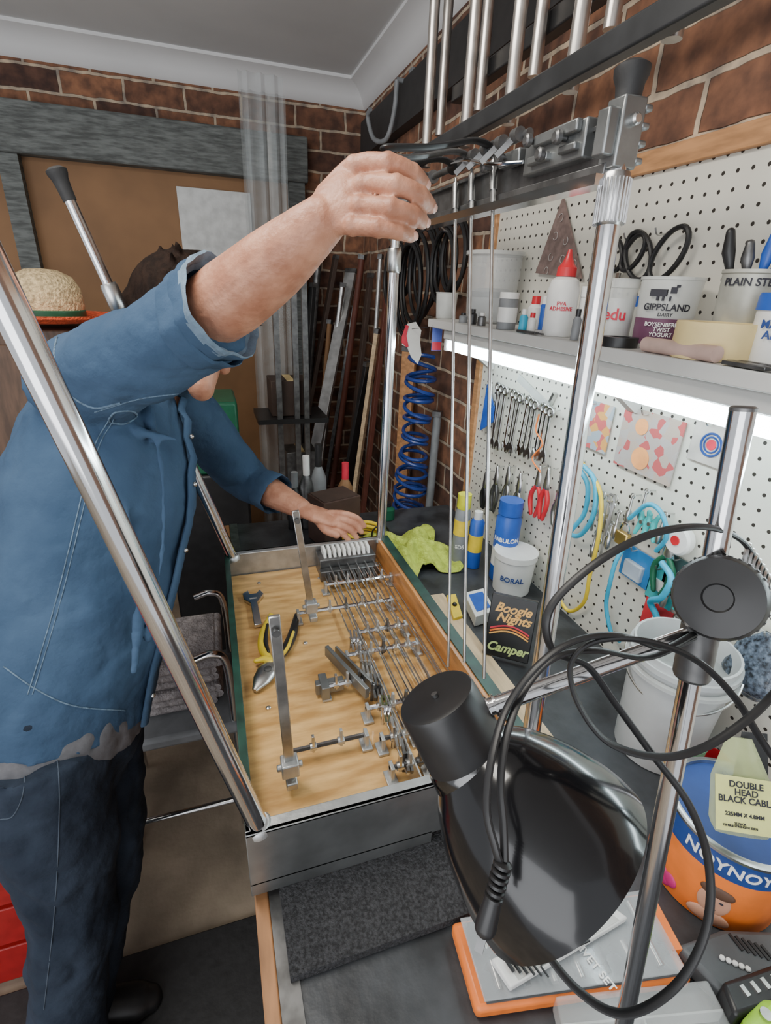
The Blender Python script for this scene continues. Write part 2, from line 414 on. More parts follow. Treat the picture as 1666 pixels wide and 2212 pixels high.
nr=leg((.386,.440,1.03),(.413,.521,1.840),1.745)
g=G(); ddv=(V((.413,.521,1.840))-V((.386,.44,1.03))).normalized(); kb=V((.386,.44,1.03))+ddv*((1.698-1.03)/ddv.z)
for i in range(26):
    t=2*math.pi*i/26; s1,u1=frame(ddv); o=(s1*math.cos(t)+u1*math.sin(t))*.0156
    g.tube([kb+o+ddv*.004,kb+o+ddv*.044],.0010,5)
mk('knurling',g,chrome,nr)
# pedal rack
pr=mk('pedal_rack',G().box((.402,.845,1.752),(.012,.66,.010)).box((.404,.845,1.772),(.006,.66,.034)).box((.402,.845,1.790),(.014,.66,.005)),[darksteel],gt,bevel=.001,label='dark metal pedal rack bar')
mk('trim_strip',G().box((.396,.84,1.741),(.024,.66,.010)),chrome,pr)
g=G().box((.398,.60,1.783),(.022,.115,.036)).box((.384,.59,1.795),(.008,.080,.012)).box((.385,.62,1.777),(.010,.04,.009)).box((.386,.565,1.777),(.010,.03,.008)).box((.390,.69,1.790),(.014,.05,.016))
mk('bracket_block',g,alud,pr,bevel=.002)
for yy,zz in ((.575,1.788),(.605,1.778),(.635,1.797),(.70,1.793),(.74,1.788)):
    mk('thumb_screw',G().lathe([(.0035,0),(.0035,.008),(.007,.008),(.007,.013),(.0045,.015)],(.386,yy,zz),-X,16),darksteel,pr)
cc=V((.411,.516,1.781)); g=G().box(cc,(.027,.026,.060)).box(cc-X*.019,(.014,.018,.040))
for i in range(4): g.box(cc+V((.016,-.006,-.022+i*.0145)),(.010,.015,.006))
mk('end_clamp',g,alud,pr,bevel=.002)
mk('clamp_screw',G().lathe([(.0055,0),(.0055,.005),(.0035,.007)],cc-Y*.013+V((-.0,0,.01)),-Y,16),steel,pr)
mk('end_clamp',G().box((.40,1.168,1.77),(.034,.03,.07)),alu,pr,bevel=.002)
mk('shaft',G().cyl((.392,.66,1.812),(.392,1.15,1.812),.005),darksteel,pr)
for i,(u,v) in enumerate(((985,372),(1020,352),(1067,322),(930,400))):
    y0=PX(u,v,.392).y
    g=G(); g.tube([V((.392,y0,1.812)),V((.36,y0-.005,1.817)),V((.30,y0-.01,1.803)),V((.235,y0-.012,1.795))],[(.010,.0035),(.010,.0035),(.012,.0035),(.013,.004)],12,smooth=6,side=Y,dome=True)
    g.cyl((.392,y0-.013,1.812),(.392,y0+.013,1.812),.010)
    mk('pedal',g,[blk,darksteel,blk,darksteel][i],pr,label='slim dark metal pedal')
for i in range(4):
    y0=.67+i*.04; g=G(); g.cyl((.385,y0,1.812),(.385,y0+.014,1.812),.008)
    g.bar((.385,y0+.01,1.812),(.365,y0+.02,1.79),.005,.007)
    mk('linkage_arm',g,darksteel,pr)
mk('return_wire',G().tube([PX(975,352,.38),PX(1010,346,.37),PX(1060,354,.37),PX(1130,350,.385)],.0022,8,smooth=8),chrome,pr)
for (u,v,x0),(u2,v2) in (((985,385,.392),(969,1440)),((1020,365,.392),(1003,1430)),((1067,335,.392),(1046,1465))):
    tp=PX(u,v,x0); bt=PX(u2,v2,.358)
    g=G().cyl(tp,bt,.0027,n=10)
    d=(tp-bt).normalized(); g.cyl(tp-d*.045,tp-d*.008,.0055,n=12); g.cyl(tp-d*.06,tp-d*.045,.004,n=8)
    mk('pull_rod',g,steel,pr,label='thin vertical steel pull rod')
# changer and mechanism
ch=mk('changer',G().box((.282,1.115,FZ+.024),(.145,.055,.048)).box((.282,1.075,FZ+.015),(.15,.02,.026)),darksteel,gt,bevel=.002)
for i in range(10):
    x=.226+i*.0125
    mk('changer_finger',G().extr([(-.022,-.012),(.02,-.012),(.024,.006),(.01,.014),(-.016,.010)],(x,1.118,FZ+.054),Y,Z,.007),white,ch,bevel=.001)
    mk('return_spring',G().cyl((x,1.025,FZ+.014),(x,1.085,FZ+.024),.0045,n=10),darksteel,ch)
for i in range(20):
    x=.220+i*.0075; y1=[.50,.64,.46,.58,.80,.52,.62,.47,.78,.54,.60,.72,.50,.66,.56,.84,.49,.6,.53,.46][i]; zz=FZ+.014+(i%3)*.009
    mk('pull_rod',G().cyl((x,1.09,zz),(x+.006*math.sin(i*2.1),y1,zz+.003),.0016,n=8).cyl((x+.006*math.sin(i*2.1),y1,zz+.003),(x+.006*math.sin(i*2.1),y1-.014,zz+.003),.003,n=8),chrome if i%2 else steel,gt)
def shaft(u0,v0,u1,v1,cr=3):
    zz=MZ; p=PZ(u0,v0,zz); q=PZ(u1,v1,zz); q.y=p.y=(p.y+q.y)/2
    p.x=max(p.x,.01); q.x=min(q.x,.375)
    s=mk('cross_shaft',G().cyl(p,q,.0042,n=6),chrome,gt)
    for x in (p.x+.003,q.x-.003):
        mk('shaft_bracket',G().box((x,p.y,(FZ+zz+.006)/2),(.006,.017,zz+.006-FZ)).box((x,p.y,FZ+.003),(.017,.026,.005)),alu,s,bevel=.001)
    for i in range(cr):
        x=p.x+(q.x-p.x)*(i+1)/(cr+1)
        mk('bell_crank',G().extr([(-.005,-.009),(.005,-.009),(.005,.004),(.0035,.020),(-.003,.020),(-.005,.004)],(x,p.y,zz+.002),Y,Z,.004).cyl((x-.005,p.y,zz),(x+.005,p.y,zz),.0064,n=12),(steel,alu,darksteel)[i%3],s,bevel=.0005)
    return s
shaft(640,1322,850,1298,5); shaft(745,1412,908,1392,5); shaft(700,1482,800,1466,3); shaft(790,1530,905,1508,3)
shaft(612,1612,800,1600,2); shaft(820,1592,905,1583,2); shaft(840,1655,930,1643,3); shaft(700,1262,850,1245,5); shaft(770,1365,880,1350,4)
p=PZ(730,1455,MZ)
mk('lever_bracket',G().bar((p.x-.008,p.y+.06,MZ+.008),(p.x+.035,p.y-.07,MZ+.008),.008,.022).bar((p.x+.010,p.y+.06,MZ+.006),(p.x+.052,p.y-.06,MZ+.006),.005,.016).box((p.x-.02,p.y-.02,MZ-.005),(.05,.014,.022)).box((p.x-.03,p.y-.02,MZ-.005),(.014,.04,.026)),alud,gt,bevel=.001)
def lever(b,t):
    pb=PZ(*b,FZ+.012); pt=PY(*t,pb.y)
    d=(pt-pb).normalized()
    k=mk('knee_lever',G().bar(pb,pt,.014,.006,side=X).bar(pb-d*.004+V((0,.006,0)),pb+d*(pt-pb).length*.9+V((0,.006,0)),.010,.008,side=X),steel,gt,bevel=.0012,label='upright chrome knee lever')
    mk('hinge',G().box(pb+d*.035,(.024,.024,.024)).cyl(pb+d*.035-X*.018,pb+d*.035+X*.018,.005).box(pb+d*.008,(.016,.028,.012)),alu,k,bevel=.002)
    mk('screw',G().lathe([(.003,0),(.003,.004),(.005,.004),(.005,.007)],pt-d*.02-V((0,.003,0)),-Y,12),darksteel,k)
lever((677,1338),(638,1103)); lever((630,1692),(592,1330))
for u,v in ((580,1530),(660,1390),(620,1775),(770,1735),(560,1260),(575,1790),(690,1250)):
    p=PZ(u,v,FZ); mk('screw',G().lathe([(.0045,0),(.0045,.002),(.002,.0035)],p,Z,10),steel,gt)
for i in range(16):
    g=G(); p=PZ(758+(i*23)%130,1390+(i%6)*50,MZ); g.bar(V((p.x,p.y-.02,MZ-.004)),V((p.x+.006,p.y+.03,MZ+.006)),.004,.009); g.cyl((p.x,p.y,FZ),(p.x,p.y,MZ+.014),.003,n=8)
    mk('linkage_post',g,(chrome,steel,darksteel)[i%3],gt)

# wrench + pliers lying on the board
p0=PZ(546,1288,FZ+.006); p1=PZ(558,1352,FZ+.006); e2=(p0-p1).normalized(); e1=e2.cross(Z); L_=(p0-p1).length*1.05
e=thing('adjustable_wrench','small chrome adjustable wrench lying on wooden board','wrench',(p0+p1)/2)
g=G().extr([(-.008,0),(.008,0),(.0075,L_*.7),(.018,L_*.85),(.025,L_*.95),(.018,L_*1.12),(.009,L_*1.0),(-.006,L_*1.0),(-.008,L_*1.14),(-.022,L_*1.05),(-.020,L_*.85),(-.0075,L_*.7)],p1,e1,e2,.008)
mk('handle',g,chrome,e,bevel=.0012)
mk('adjusting_screw',G().cyl(p1+e2*L_*.84-e1*.008,p1+e2*L_*.84+e1*.008,.005),steel,e)
e=thing('pliers','combination pliers with yellow and black grips on board','pliers',PZ(580,1440,FZ))
P=lambda u,v,z=.012:PZ(u,v,FZ+z)
mk('grip',G().tube([P(586,1432),P(569,1402),P(570,1370),P(585,1330)],[(.006,.007),(.010,.008),(.010,.008),(.006,.006)],14,smooth=6,side=X,dome=True),yel,e,label='yellow grip with black inlay')
mk('grip_inlay',G().tube([P(580,1408,.018),P(574,1385,.019),P(578,1350,.018)],[(.003,.004),(.005,.004),(.003,.004)],10,smooth=5,side=X,dome=True),blk,e,label='black grip inlay')
mk('grip',G().tube([P(596,1432),P(618,1400),P(632,1370),P(641,1330)],[(.006,.007),(.010,.008),(.010,.008),(.006,.006)],14,smooth=6,side=X,dome=True),blk,e,label='black grip with yellow edge')
mk('grip_inlay',G().tube([P(606,1420,.018),P(622,1398,.019),P(634,1366,.018)],[(.003,.004),(.0035,.004),(.003,.004)],10,smooth=5,side=X,dome=True),yel,e,label='yellow grip inlay')
mk('guard',G().tube([P(588,1428,.015),P(572,1424,.015),P(553,1428,.014)],[(.010,.006),(.008,.006),(.005,.004)],12,smooth=4,side=Y,dome=True),yel,e,label='yellow finger guard')
mk('jaws',G().tube([P(592,1430),P(580,1446),P(566,1468),P(550,1492,.008)],[(.012,.006),(.021,.008),(.017,.007),(.005,.004)],14,smooth=4,side=X),steel,e)
mk('pivot',G().lathe([(.007,0),(.007,.004),(.003,.005)],P(579,1447,.018),Z,16),darksteel,e)

# mat under guitar
c=[PZ(612,1925,.906),PZ(925,1880,.906),PZ(945,2005,.906),PZ(618,2040,.906)]
e=thing('carpet_mat','dark grey loop-pile carpet mat under the guitar','mat',(.2,.4,.9))
y0=min(c[2].y,c[3].y)
mk('pile',G().box((.5*(c[3].x+.36),(y0+.95)/2,.9075),(.36-c[3].x,.95-y0,.013)),carpet,e)

# ================================================= PERSON
pe=thing('person','person in blue denim shirt and jeans leaning over guitar, gripping pedals','person',(-.38,.85,0))
RS=V((-.213,1.0,1.480)); LS=V((-.09,1.35,1.37))
side=(LS-RS).normalized()
EL=R(418,700,.72); WR=R(694,480,.60)
LE=V((.065,1.45,1.11)); LW=R(650,1098,1.37)
g=G()
tor=[V((-.33,.93,.86)),V((-.28,.97,1.02)),V((-.22,1.08,1.22)),V((-.17,1.15,1.36)),V((-.13,1.18,1.43))]
g.tube(tor,[(.15,.12),(.15,.12),(.16,.13),(.16,.10),(.09,.07)],24,smooth=4,side=side,dome=True)
HC=R(398,692,1.06); fd=V((.78,-.22,-.58)).normalized(); hs=fd.cross(Z).normalized(); hu=hs.cross(fd).normalized()
CH=R(434,836,1.03)
g.tube([V((-.14,1.18,1.42)),HC-hu*.03-fd*.02],[.062,.055],20,dome=True)
g.ball(HC,(.076,.095,.105),(hs,fd,hu),28,18)
g.tube([HC-hu*.02+fd*.02,HC.lerp(CH,.6)+fd*.01,CH],[(.066,.06),(.050,.044),(.030,.026)],18,smooth=3,side=hs,dome=True)
g.tube([HC+fd*.092+hu*.01,HC+fd*.112-hu*.022,HC+fd*.115-hu*.034],[.008,.012,.014],10,dome=True)
g.tube([HC+fd*.095-hu*.075-hs*.02,HC+fd*.10-hu*.075,HC+fd*.095-hu*.075+hs*.02],.007,8,dome=True)
for s_ in (-1,1):
    g.ball(HC+hs*(s_*.078)-fd*.005-hu*.01,(.010,.018,.03),(hs,fd,hu),12,8)
g.tube([RS,(RS+EL)/2+V((0,0,-.01)),EL],[.062,.055,.045],20,smooth=4,dome=True)
g.tube([EL,R(505,640,.685),R(590,572,.645),R(655,515,.615),WR],[.047,.049,.043,.034,.0285],22,smooth=5,dome=True)
g.tube([LS,(LS+LE)/2,LE],[.06,.052,.045],18,dome=True)
g.tube([LE,(LE+LW)/2,LW],[.045,.042,.028],18,smooth=3,dome=True)
# right hand
vs=(R(750,500,.585)-R(750,360,.59)).normalized()
g.tube([WR,R(725,450,.594),R(755,432,.588),R(772,430,.587)],[(.027,.022),(.036,.019),(.041,.016),(.037,.010)],22,smooth=5,side=vs,dome=True)
fing=[([(700,420,.603),(766,360,.588),(838,353,.568),(890,373,.578),(914,395,.606)],[.0112,.0115,.0106,.0100,.0086]),
([(705,440,.598),(783,402,.580),(856,401,.558),(906,422,.568),(928,445,.598)],[.0112,.0116,.0107,.0102,.0088]),
([(705,455,.595),(778,446,.577),(846,451,.556),(892,465,.566),(913,479,.592)],[.0112,.0113,.0104,.0098,.0084]),
([(705,482,.596),(762,488,.580),(818,493,.563),(862,501,.566),(887,510,.586)],[.0105,.0104,.0093,.0087,.0075])]
for pts,rr in fing: g.tube([R(*p) for p in pts],rr,14,smooth=5,dome=True)
for pts,rr in fing: g.ball(R(*pts[1])+ray(800,430).normalized()*-.003,rr[1]*1.08)
for pts,rr in fing: g.ball(R(*pts[2])+ray(800,430).normalized()*-.001,rr[2]*1.14); g.ball(R(*pts[3]),rr[3]*1.08)
g.tube([R(700,470,.61),R(745,440,.635),R(800,395,.65),R(860,372,.645)],[.018,.017,.013,.011],14,smooth=5,dome=True)
# left hand on the end plate
g.tube([LW,R(688,1113,1.35),R(722,1124,1.34)],[(.026,.02),(.036,.018),(.036,.014)],18,smooth=4,side=V((.4,.9,0)),dome=True)
for k,(du,dv) in enumerate(((0,-4),(-6,9),(-16,21),(-30,31))):
    g.tube([R(712+du*.3,1112+dv*.8,1.345),R(745+du,1114+dv,1.325),R(772+du,1124+dv,1.325),R(787+du,1140+dv,1.335)],[.010,.009,.0085,.007],12,smooth=4,dome=True)
g.tube([R(690,1125,1.34),R(705,1145,1.32),R(728,1156,1.31)],[.014,.012,.009],12,smooth=4,dome=True)
# legs
HR,HL=V((-.36,.84,.88)),V((-.33,1.0,.88)); KR,KL=V((-.362,.77,.48)),V((-.315,.90,.48)); AR,AL=V((-.43,.69,.09)),V((-.42,.79,.09))
for h,k,an in ((HR,KR,AR),(HL,KL,AL)):
    g.tube([h,k,an],[.085,.056,.042],18,smooth=4,dome=True)
    g.tube([an-Z*.04-X*.03,an-Z*.05+X*.10],[.035,.03],14,dome=True)
body=remesh('body',g,.0025,skin,pe,smooth=1)
for pts,rr in fing:
    a_=R(*pts[3]); b_=R(*pts[4]); d=(b_-a_).normalized(); tc=(CAM-b_).normalized(); nn=(tc-d*tc.dot(d)).normalized(); nn=(nn+vs*-.3).normalized(); sd=d.cross(nn).normalized()
    mk('fingernail',G().ball(b_-d*.001+nn*(rr[4]*.88),(.0050,.0066,.0022),(sd,d,nn),14,8),nailm,body)
for s_ in (-1,1):
    mk('eye',G().ball(HC+hs*(s_*.03)+fd*.083+hu*.008,.012),white,body)
# hair
g=G(); g.ball(HC+hu*.022-fd*.010,(.092,.112,.108),(hs,fd,hu),30,18)
g.ball(HC-fd*.06-hu*.03,(.080,.06,.08),(hs,fd,hu)); g.ball(HC+hu*.080+fd*.045,(.07,.06,.038),(hs,fd,hu)); g.ball(HC-hs*.06+hu*.01,(.035,.06,.07),(hs,fd,hu))
for i in range(90):
    t=random.random()*6.28; q=random.random()
    o=HC+hu*(.05+.065*q)+hs*(math.cos(t)*.085*(1-q*.5))+fd*(math.sin(t)*.105*(1-q*.5)+.0)
    g.tube([o,o+hu*.022+hs*random.uniform(-.035,.035)+fd*random.uniform(-.02,.035)],[.010,.003],8,dome=True)
remesh('hair',g,.0042,hairm,pe,smooth=1,label='short tousled brown hair')
# shirt
g=G()
tor=[V((-.335,.925,.84)),V((-.31,.95,.94)),V((-.275,1.0,1.06)),V((-.235,1.07,1.20)),V((-.20,1.12,1.32)),V((-.155,1.165,1.41)),V((-.13,1.18,1.445))]
TR=[(.188,.152),(.190,.154),(.194,.163),(.200,.171),(.194,.153),(.13,.10),(.085,.075)]
g.tube(tor,TR,32,smooth=4,side=side,dome=False)
g.ball(RS+V((-.005,.03,-.02)),(.08,.09,.08)); g.ball(LS,(.08,.08,.085))
cz=EL+(WR-EL)*.16
g.tube([RS+V((-.02,.03,-.03)),RS+(EL-RS)*.4+V((0,0,-.016)),RS+(EL-RS)*.75+V((0,0,-.016)),cz],[.083,.077,.070,.061],24,smooth=4,dome=False)
g.tube([LS,LS+(LE-LS)*.5,LE,LE+(LW-LE)*.45],[.076,.071,.065,.053],22,smooth=4)
g.tube([V((-.21,1.03,1.15)),RS+V((0,.03,-.12)),RS],[.11,.085,.07],20,smooth=3,dome=True)
def fold(pts,r): g.tube([R(*p) for p in pts],r,10,smooth=5,dome=True)
for pts in ([(200,900,.93),(260,1050,.895),(300,1250,.875),(290,1450,.875)],[(320,880,.93),(350,1020,.905),(350,1200,.895),(320,1380,.895)],[(110,900,.88),(90,1080,.845),(60,1300,.825)],
            [(150,720,.84),(230,740,.795),(300,760,.765),(370,770,.745)],[(160,800,.84),(240,815,.795),(320,805,.765),(400,780,.735)],[(250,690,.80),(320,700,.765),(390,690,.735)],
            [(180,930,.90),(150,1080,.86),(140,1250,.845),(130,1420,.85)],[(230,880,.92),(300,930,.90),(380,950,.92)]):
    fold(pts,[.008]*len(pts))
sh=remesh('shirt',g,.005,denim,pe,smooth=4,disp=((.018,.12),(.008,.07)),label='blue denim shirt with rolled sleeves')
bvh=BVHTree.FromPolygons([v.co+ORG[sh] for v in sh.data.vertices],[list(p.vertices) for p in sh.data.polygons])
def seam(name,pts,r,m):
    out=[]
    P2=smoothp([V((u,v,0)) for u,v in pts],8)
    for q in P2:
        d=ray(q.x,q.y).normalized(); h=bvh.ray_cast(CAM,d)
        if h[0] is not None: out.append(h[0]+h[1]*.0004)
    if len(out)>2: mk(name,G().tube(out,r,6),m,sh)
seam('seam',[(130,705),(118,770),(140,840),(200,880),(260,870)],.0018,seamm)
seam('seam',[(236,905),(200,975),(165,1120),(115,1320),(60,1500)],.0011,seamm)
seam('seam',[(246,905),(210,975),(175,1120),(125,1320),(70,1500)],.0009,seamm)
seam('seam',[(205,890),(300,862),(385,850)],.0011,seamm)
seam('seam',[(8,1440),(80,1490),(160,1525),(270,1535)],.0012,seamm)
seam('pocket_edge',[(235,905),(250,890),(285,888),(295,900),(270,915),(240,912),(235,905)],.0018,seamm)
seam('sleeve_tab_edge',[(372,665),(400,640),(418,700),(392,712),(372,665)],.0010,seamm)
dcu=(WR-EL).normalized()
def cuff(c,d,r,L,m):
    s1,u1=frame(d); g=G(); n=48; prof=[(r*.93,0),(r*1.05,.003),(r*1.10,L*.3),(r*1.11,L*.7),(r*1.13,L),(r*1.09,L+.004),(r*1.04,L),(r*1.0,L*.5),(r*.9,.004)]
    b=len(g.v)
    for q,(rr,h) in enumerate(prof):
        for k in range(n):
            t=2*math.pi*k/n; w=rr*(1+.05*math.sin(3*t+q*.25)+.03*math.sin(7*t+q*.3)+.015*math.sin(13*t))
            g.v.append(c+d*h+s1*(w*math.cos(t))+u1*(w*math.sin(t)))
    for i in range(len(prof)):
        i2=(i+1)%len(prof)
        for k in range(n):
            k2=(k+1)%n; g.face([b+i*n+k,b+i*n+k2,b+i2*n+k2,b+i2*n+k])
    return mk('rolled_cuff',g,m,sh,label='rolled denim cuff')
cd_=(dcu+V((.1,0,-.15))).normalized()
cuff(cz-dcu*.045,cd_,.063,.036,denim)
cuff(cz-dcu*.018,cd_,.063,.030,denim)
cuff(cz+dcu*.006-Z*.004,cd_,.063,.014,denim_in)
dl=(LW-LE).normalized(); cuff(LE+(LW-LE)*.36,dl,.051,.05,denim)
g=G(); nb=V((-.125,1.18,1.442)); nd=(HC-nb).normalized(); s1,u1=frame(nd)
g.torus(nb+nd*.012,(s1,u1),.072,.014,28,8)
mk('collar',g,denim,sh)
def onshirt(t,ang,off=.0):
    P2=smoothp(tor,4); n=len(P2); x=t*(n-1); i=min(int(x),n-2); c=P2[i].lerp(P2[i+1],x-i)
    d=(P2[i+1]-P2[i]).normalized(); sd=(side-d*side.dot(d)).normalized(); up=d.cross(sd)
    rr=lerpl(TR,n)[i]
    return c+sd*((rr[0]+off)*math.cos(ang))+up*((rr[1]+off)*math.sin(ang))
ff=V((.95,-.3,0)); 
angf=max([k*.05 for k in range(126)],key=lambda q:(onshirt(.3,q)-onshirt(.3,q+math.pi)).dot(ff))
g=G(); g.tube([onshirt(t/16,angf,.006) for t in range(0,17)],[(.014,.006)]*17,10,side=side)
mk('button_placket',g,denim,sh)
for t in (.1,.27,.44,.6,.76): mk('button',G().ball(onshirt(t,angf,.013),.005),steel,sh)
g=G(); g.tube([V((-.345,.915,.80)),V((-.335,.925,.86)),V((-.32,.94,.93))],[(.182,.148),(.180,.147),(.17,.14)],28,smooth=3,side=side)
remesh('undershirt',g,.006,tee,pe,smooth=3,disp=((.010,.06),(.006,.05)),label='grey t-shirt hem below the shirt')
g=G(); g.tube([V((-.345,.92,.90)),V((-.345,.92,.78))],[(.165,.14),(.165,.14)],28,side=side,dome=True)
for h,k,an in ((HR,KR,AR),(HL,KL,AL)):
    g.tube([h-Z*.03,h.lerp(k,.5),k,k.lerp(an,.5),an-Z*.02],[.120,.104,.082,.074,.070],24,smooth=4,dome=False)
jn=remesh('jeans',g,.006,jeansm,pe,smooth=4,disp=((.024,.11),(.012,.07)),label='dark blue denim jeans')
bvh=BVHTree.FromPolygons([v.co+ORG[jn] for v in jn.data.vertices],[list(p.vertices) for p in jn.data.polygons])
sh0=sh; sh=jn
sm2=mat('dark_denim_seam',(.06,.08,.11),.9)
seam('seam',[(118,1590),(128,1700),(125,1850),(115,2000),(95,2180)],.0010,sm2)
seam('pocket_edge',[(0,1600),(45,1610),(52,1700),(30,1760),(0,1770)],.0010,sm2)
sh=sh0
for an in (AR,AL):
    mk('shoe',G().tube([an+V((-.06,0,-.045)),an+V((.02,0,-.04)),an+V((.11,0,-.055)),an+V((.14,0,-.062))],[(.035,.042),(.042,.048),(.042,.034),(.03,.024)],16,smooth=4,side=Y,dome=True),blk,pe,label='black shoe')

# ================================================= DESK LAMP
lt=thing('desk_lamp','black desk lamp with bullet shade on chrome pole, tangled cord','desk lamp',(.298,.13,.9))
pt=V((.300,.222,1.574)); pb=V((.297,.132,.905)); pd=(pt-pb).normalized()
mk('base',G().lathe([(.001,0),(.040,0),(.041,.006),(.036,.012),(.018,.018),(.010,.022)],(.297,.132,.902)),darksteel,lt)
mk('pole',G().tube([pb,pt-pd*.002],.0072,24),chrome,lt)
mk('pole_cap',G().lathe([(.0074,0),(.0074,.002),(.006,.003)],pt-pd*.002,pd,20),darksteel,lt)
axc=cw(V((.46,.86,.18))).normalized(); ax=cw(V((.66,.74,-.12))).normalized()
P0=R(940,1502,.335); PN=P0+axc*.047
SP=[(.0290,.004),(.0335,.009),(.0400,.016),(.0465,.026),(.0525,.037),(.0575,.049),(.0615,.061),(.0645,.072),(.0660,.082),(.0664,.090),(.0655,.0902),(.0650,.082),(.063,.070),(.0565,.050),(.050,.036),(.042,.022),(.034,.014),(.027,.010)]
sh_=mk('lamp_shade',G().lathe(smoothp([V((r,h,0)) for r,h in SP[:10]],3) and [(q.x,q.y) for q in smoothp([V((r,h,0)) for r,h in SP[:10]],3)]+SP[10:],PN,ax,80,cap=False),gloss,lt,label='glossy black enamel bullet shade')
mk('neck_ring',G().lathe([(.0275,-.004),(.0300,.0),(.0305,.005),(.0315,.009),(.027,.012)],PN,(ax+axc).normalized(),48),mat('smoked_chrome',(.12,.12,.12),.15,1),sh_)
mk('socket_cap',G().lathe([(.001,.0012),(.023,.0),(.0258,.0008),(.0268,.003),(.0278,.025),(.0285,.049)],P0,axc,48),blk,lt,label='matte black socket cap')
mk('screw',G().lathe([(.0022,-.0015),(.0022,.001)],P0,axc,10),darksteel,lt)
mk('bulb',G().ball(PN+ax*.050,.020),white,sh_)
aj=R(1056,1528,.340); ak=R(1545,1352,.345)
mk('arm',G().tube([aj,ak],.0058,20).tube([aj,aj-(ak-aj).normalized()*.022],[.0075,.0075],16).tube([aj+(ak-aj)*.02,aj+(ak-aj)*.03],.0075,16),chrome,lt)
kn=R(1556,1290,.322); kd=(CAM-kn).normalized(); kd=(kd+cw(V((-.15,.05,0)))).normalized()
g=G().lathe([(.021,-.035),(.024,-.033),(.0245,-.014),(.0205,-.010),(.0205,-.006),(.0262,-.003),(.0265,.006),(.0245,.010),(.009,.0115),(.008,.010),(.001,.010)],kn,kd,48)
for i in range(30):
    t=2*math.pi*i/30; s1,u1=frame(kd); o=(s1*math.cos(t)+u1*math.sin(t)); g.box(kn+o*.0263+kd*.001,(.0013,.0020,.009),(o,kd.cross(o),kd))
mk('joint_knob',g,blk,lt)
mk('clamp',G().bar(R(1556,1290,.345),R(1560,1250,.37),.024,.024).lathe([(.012,-.03),(.012,.03)],pb+pd*((1.42-pb.z)/pd.z),pd,24),darksteel,lt,bevel=.003)
g=G()
for i in range(7): g.torus(R(1612+i*7,1212+i*11,.345),(kd,pd),.012,.0016,20,6)
mk('spring',g,steel,lt)
def cord(pts,r=.0021,name='cord'):
    return mk(name,G().tube([R(*p) for p in pts],[(r*1.3,r*.85)]*len(pts),10,smooth=10),cordm,lt,label='flat black electrical cord')
cord([(1650,1250,.345),(1610,1175,.335),(1550,1143,.32),(1480,1139,.31),(1390,1160,.305),(1290,1215,.30),(1205,1290,.30),(1180,1350,.30),(1200,1410,.305),(1270,1440,.31),(1330,1520,.315),(1410,1630,.31),(1490,1740,.30),(1532,1870,.30),(1525,2010,.30),(1460,2130,.30),(1350,2190,.30),(1250,2140,.31),(1160,2030,.32),(1130,1975,.335)])
cord([(1690,1480,.32),(1620,1550,.31),(1520,1615,.305),(1420,1635,.30),(1310,1600,.30),(1245,1510,.30),(1235,1430,.30),(1290,1385,.30),(1400,1385,.30),(1510,1430,.31),(1590,1510,.32),(1640,1590,.33),(1700,1680,.33)],.0020)
cord([(1500,1370,.33),(1430,1400,.315),(1340,1372,.30),(1240,1385,.295),(1160,1440,.29),(1095,1530,.285),(1062,1640,.27),(1052,1750,.26),(1070,1830,.255),(1082,1870,.255)],.0018)
cord([(1500,1376,.335),(1400,1420,.32),(1290,1405,.305),(1200,1420,.30),(1140,1480,.295),(1100,1570,.28),(1082,1680,.268),(1088,1780,.26),(1090,1860,.255)],.0018)
g=G(); q0=R(1088,1860,.255); q1=R(1062,1955,.255); dq=(q1-q0).normalized()
for i in range(6): g.lathe([(.0028,0),(.0048,.001),(.0048,.0025),(.0028,.0033)],q0+dq*(.0034*i),dq,14)
g.tube([q0+dq*.020,q0+dq*.034],[.0045,.0055],14,dome=True)
pl=mk('plug',g,blk,lt)
mk('pin',G().bar(q1+dq*.008,R(1034,2055,.255),.0042,.002),darksteel,pl)

# ================================================= HANGING ROD RACK
e=thing('hanging_rod_rack','rack of brushed metal tubes fixed to black rails under ceiling','rack',(.5,.9,2.4))
railm=mat('black_rail',(.035,.036,.038),.35,.3,.2,20)
mk('rail',G().box((.500,.82,1.912),(.022,1.08,.030)),railm,e,bevel=.003)
mk('rail',G().box((.640,.95,2.08),(.028,1.0,.034)),blk,e,bevel=.003)
mk('ceiling_rail',G().box((.57,.85,2.495),(.24,1.1,.02)),blk,e)
tubm=mat('satin_tube',(.50,.47,.44),.3,.9,.15,30)
for u in (918,1003,1098,1232,1450):
    p=PX(u,330-.471*(u-900)-20,.519); mk('tube',G().cyl((.524,p.y,1.90),(.524,p.y,2.49),.0112 ),tubm,e)
for u in (962,1046,1160,1310):
    p=PX(u,120,.612); mk('tube',G().cyl((.612,p.y,2.0),(.612,p.y,2.49),.0118),tubm,e)
h=[PX(858,172,.74),PX(852,240,.74),PX(835,300,.72),PX(808,300,.70),PX(795,255,.68),PX(800,236,.68)]
e=thing('wall_hook','large grey coated double hook on brick wall','hook',h[0])
mk('hook',G().tube(h,.009,10,smooth=6),grey,e); mk('back_plate',G().box((.80,h[0].y,h[0].z),(.02,.04,.08)),grey,e,bevel=.002); mk('stem',G().cyl((.80,h[0].y,h[0].z),h[0],.008),grey,e)

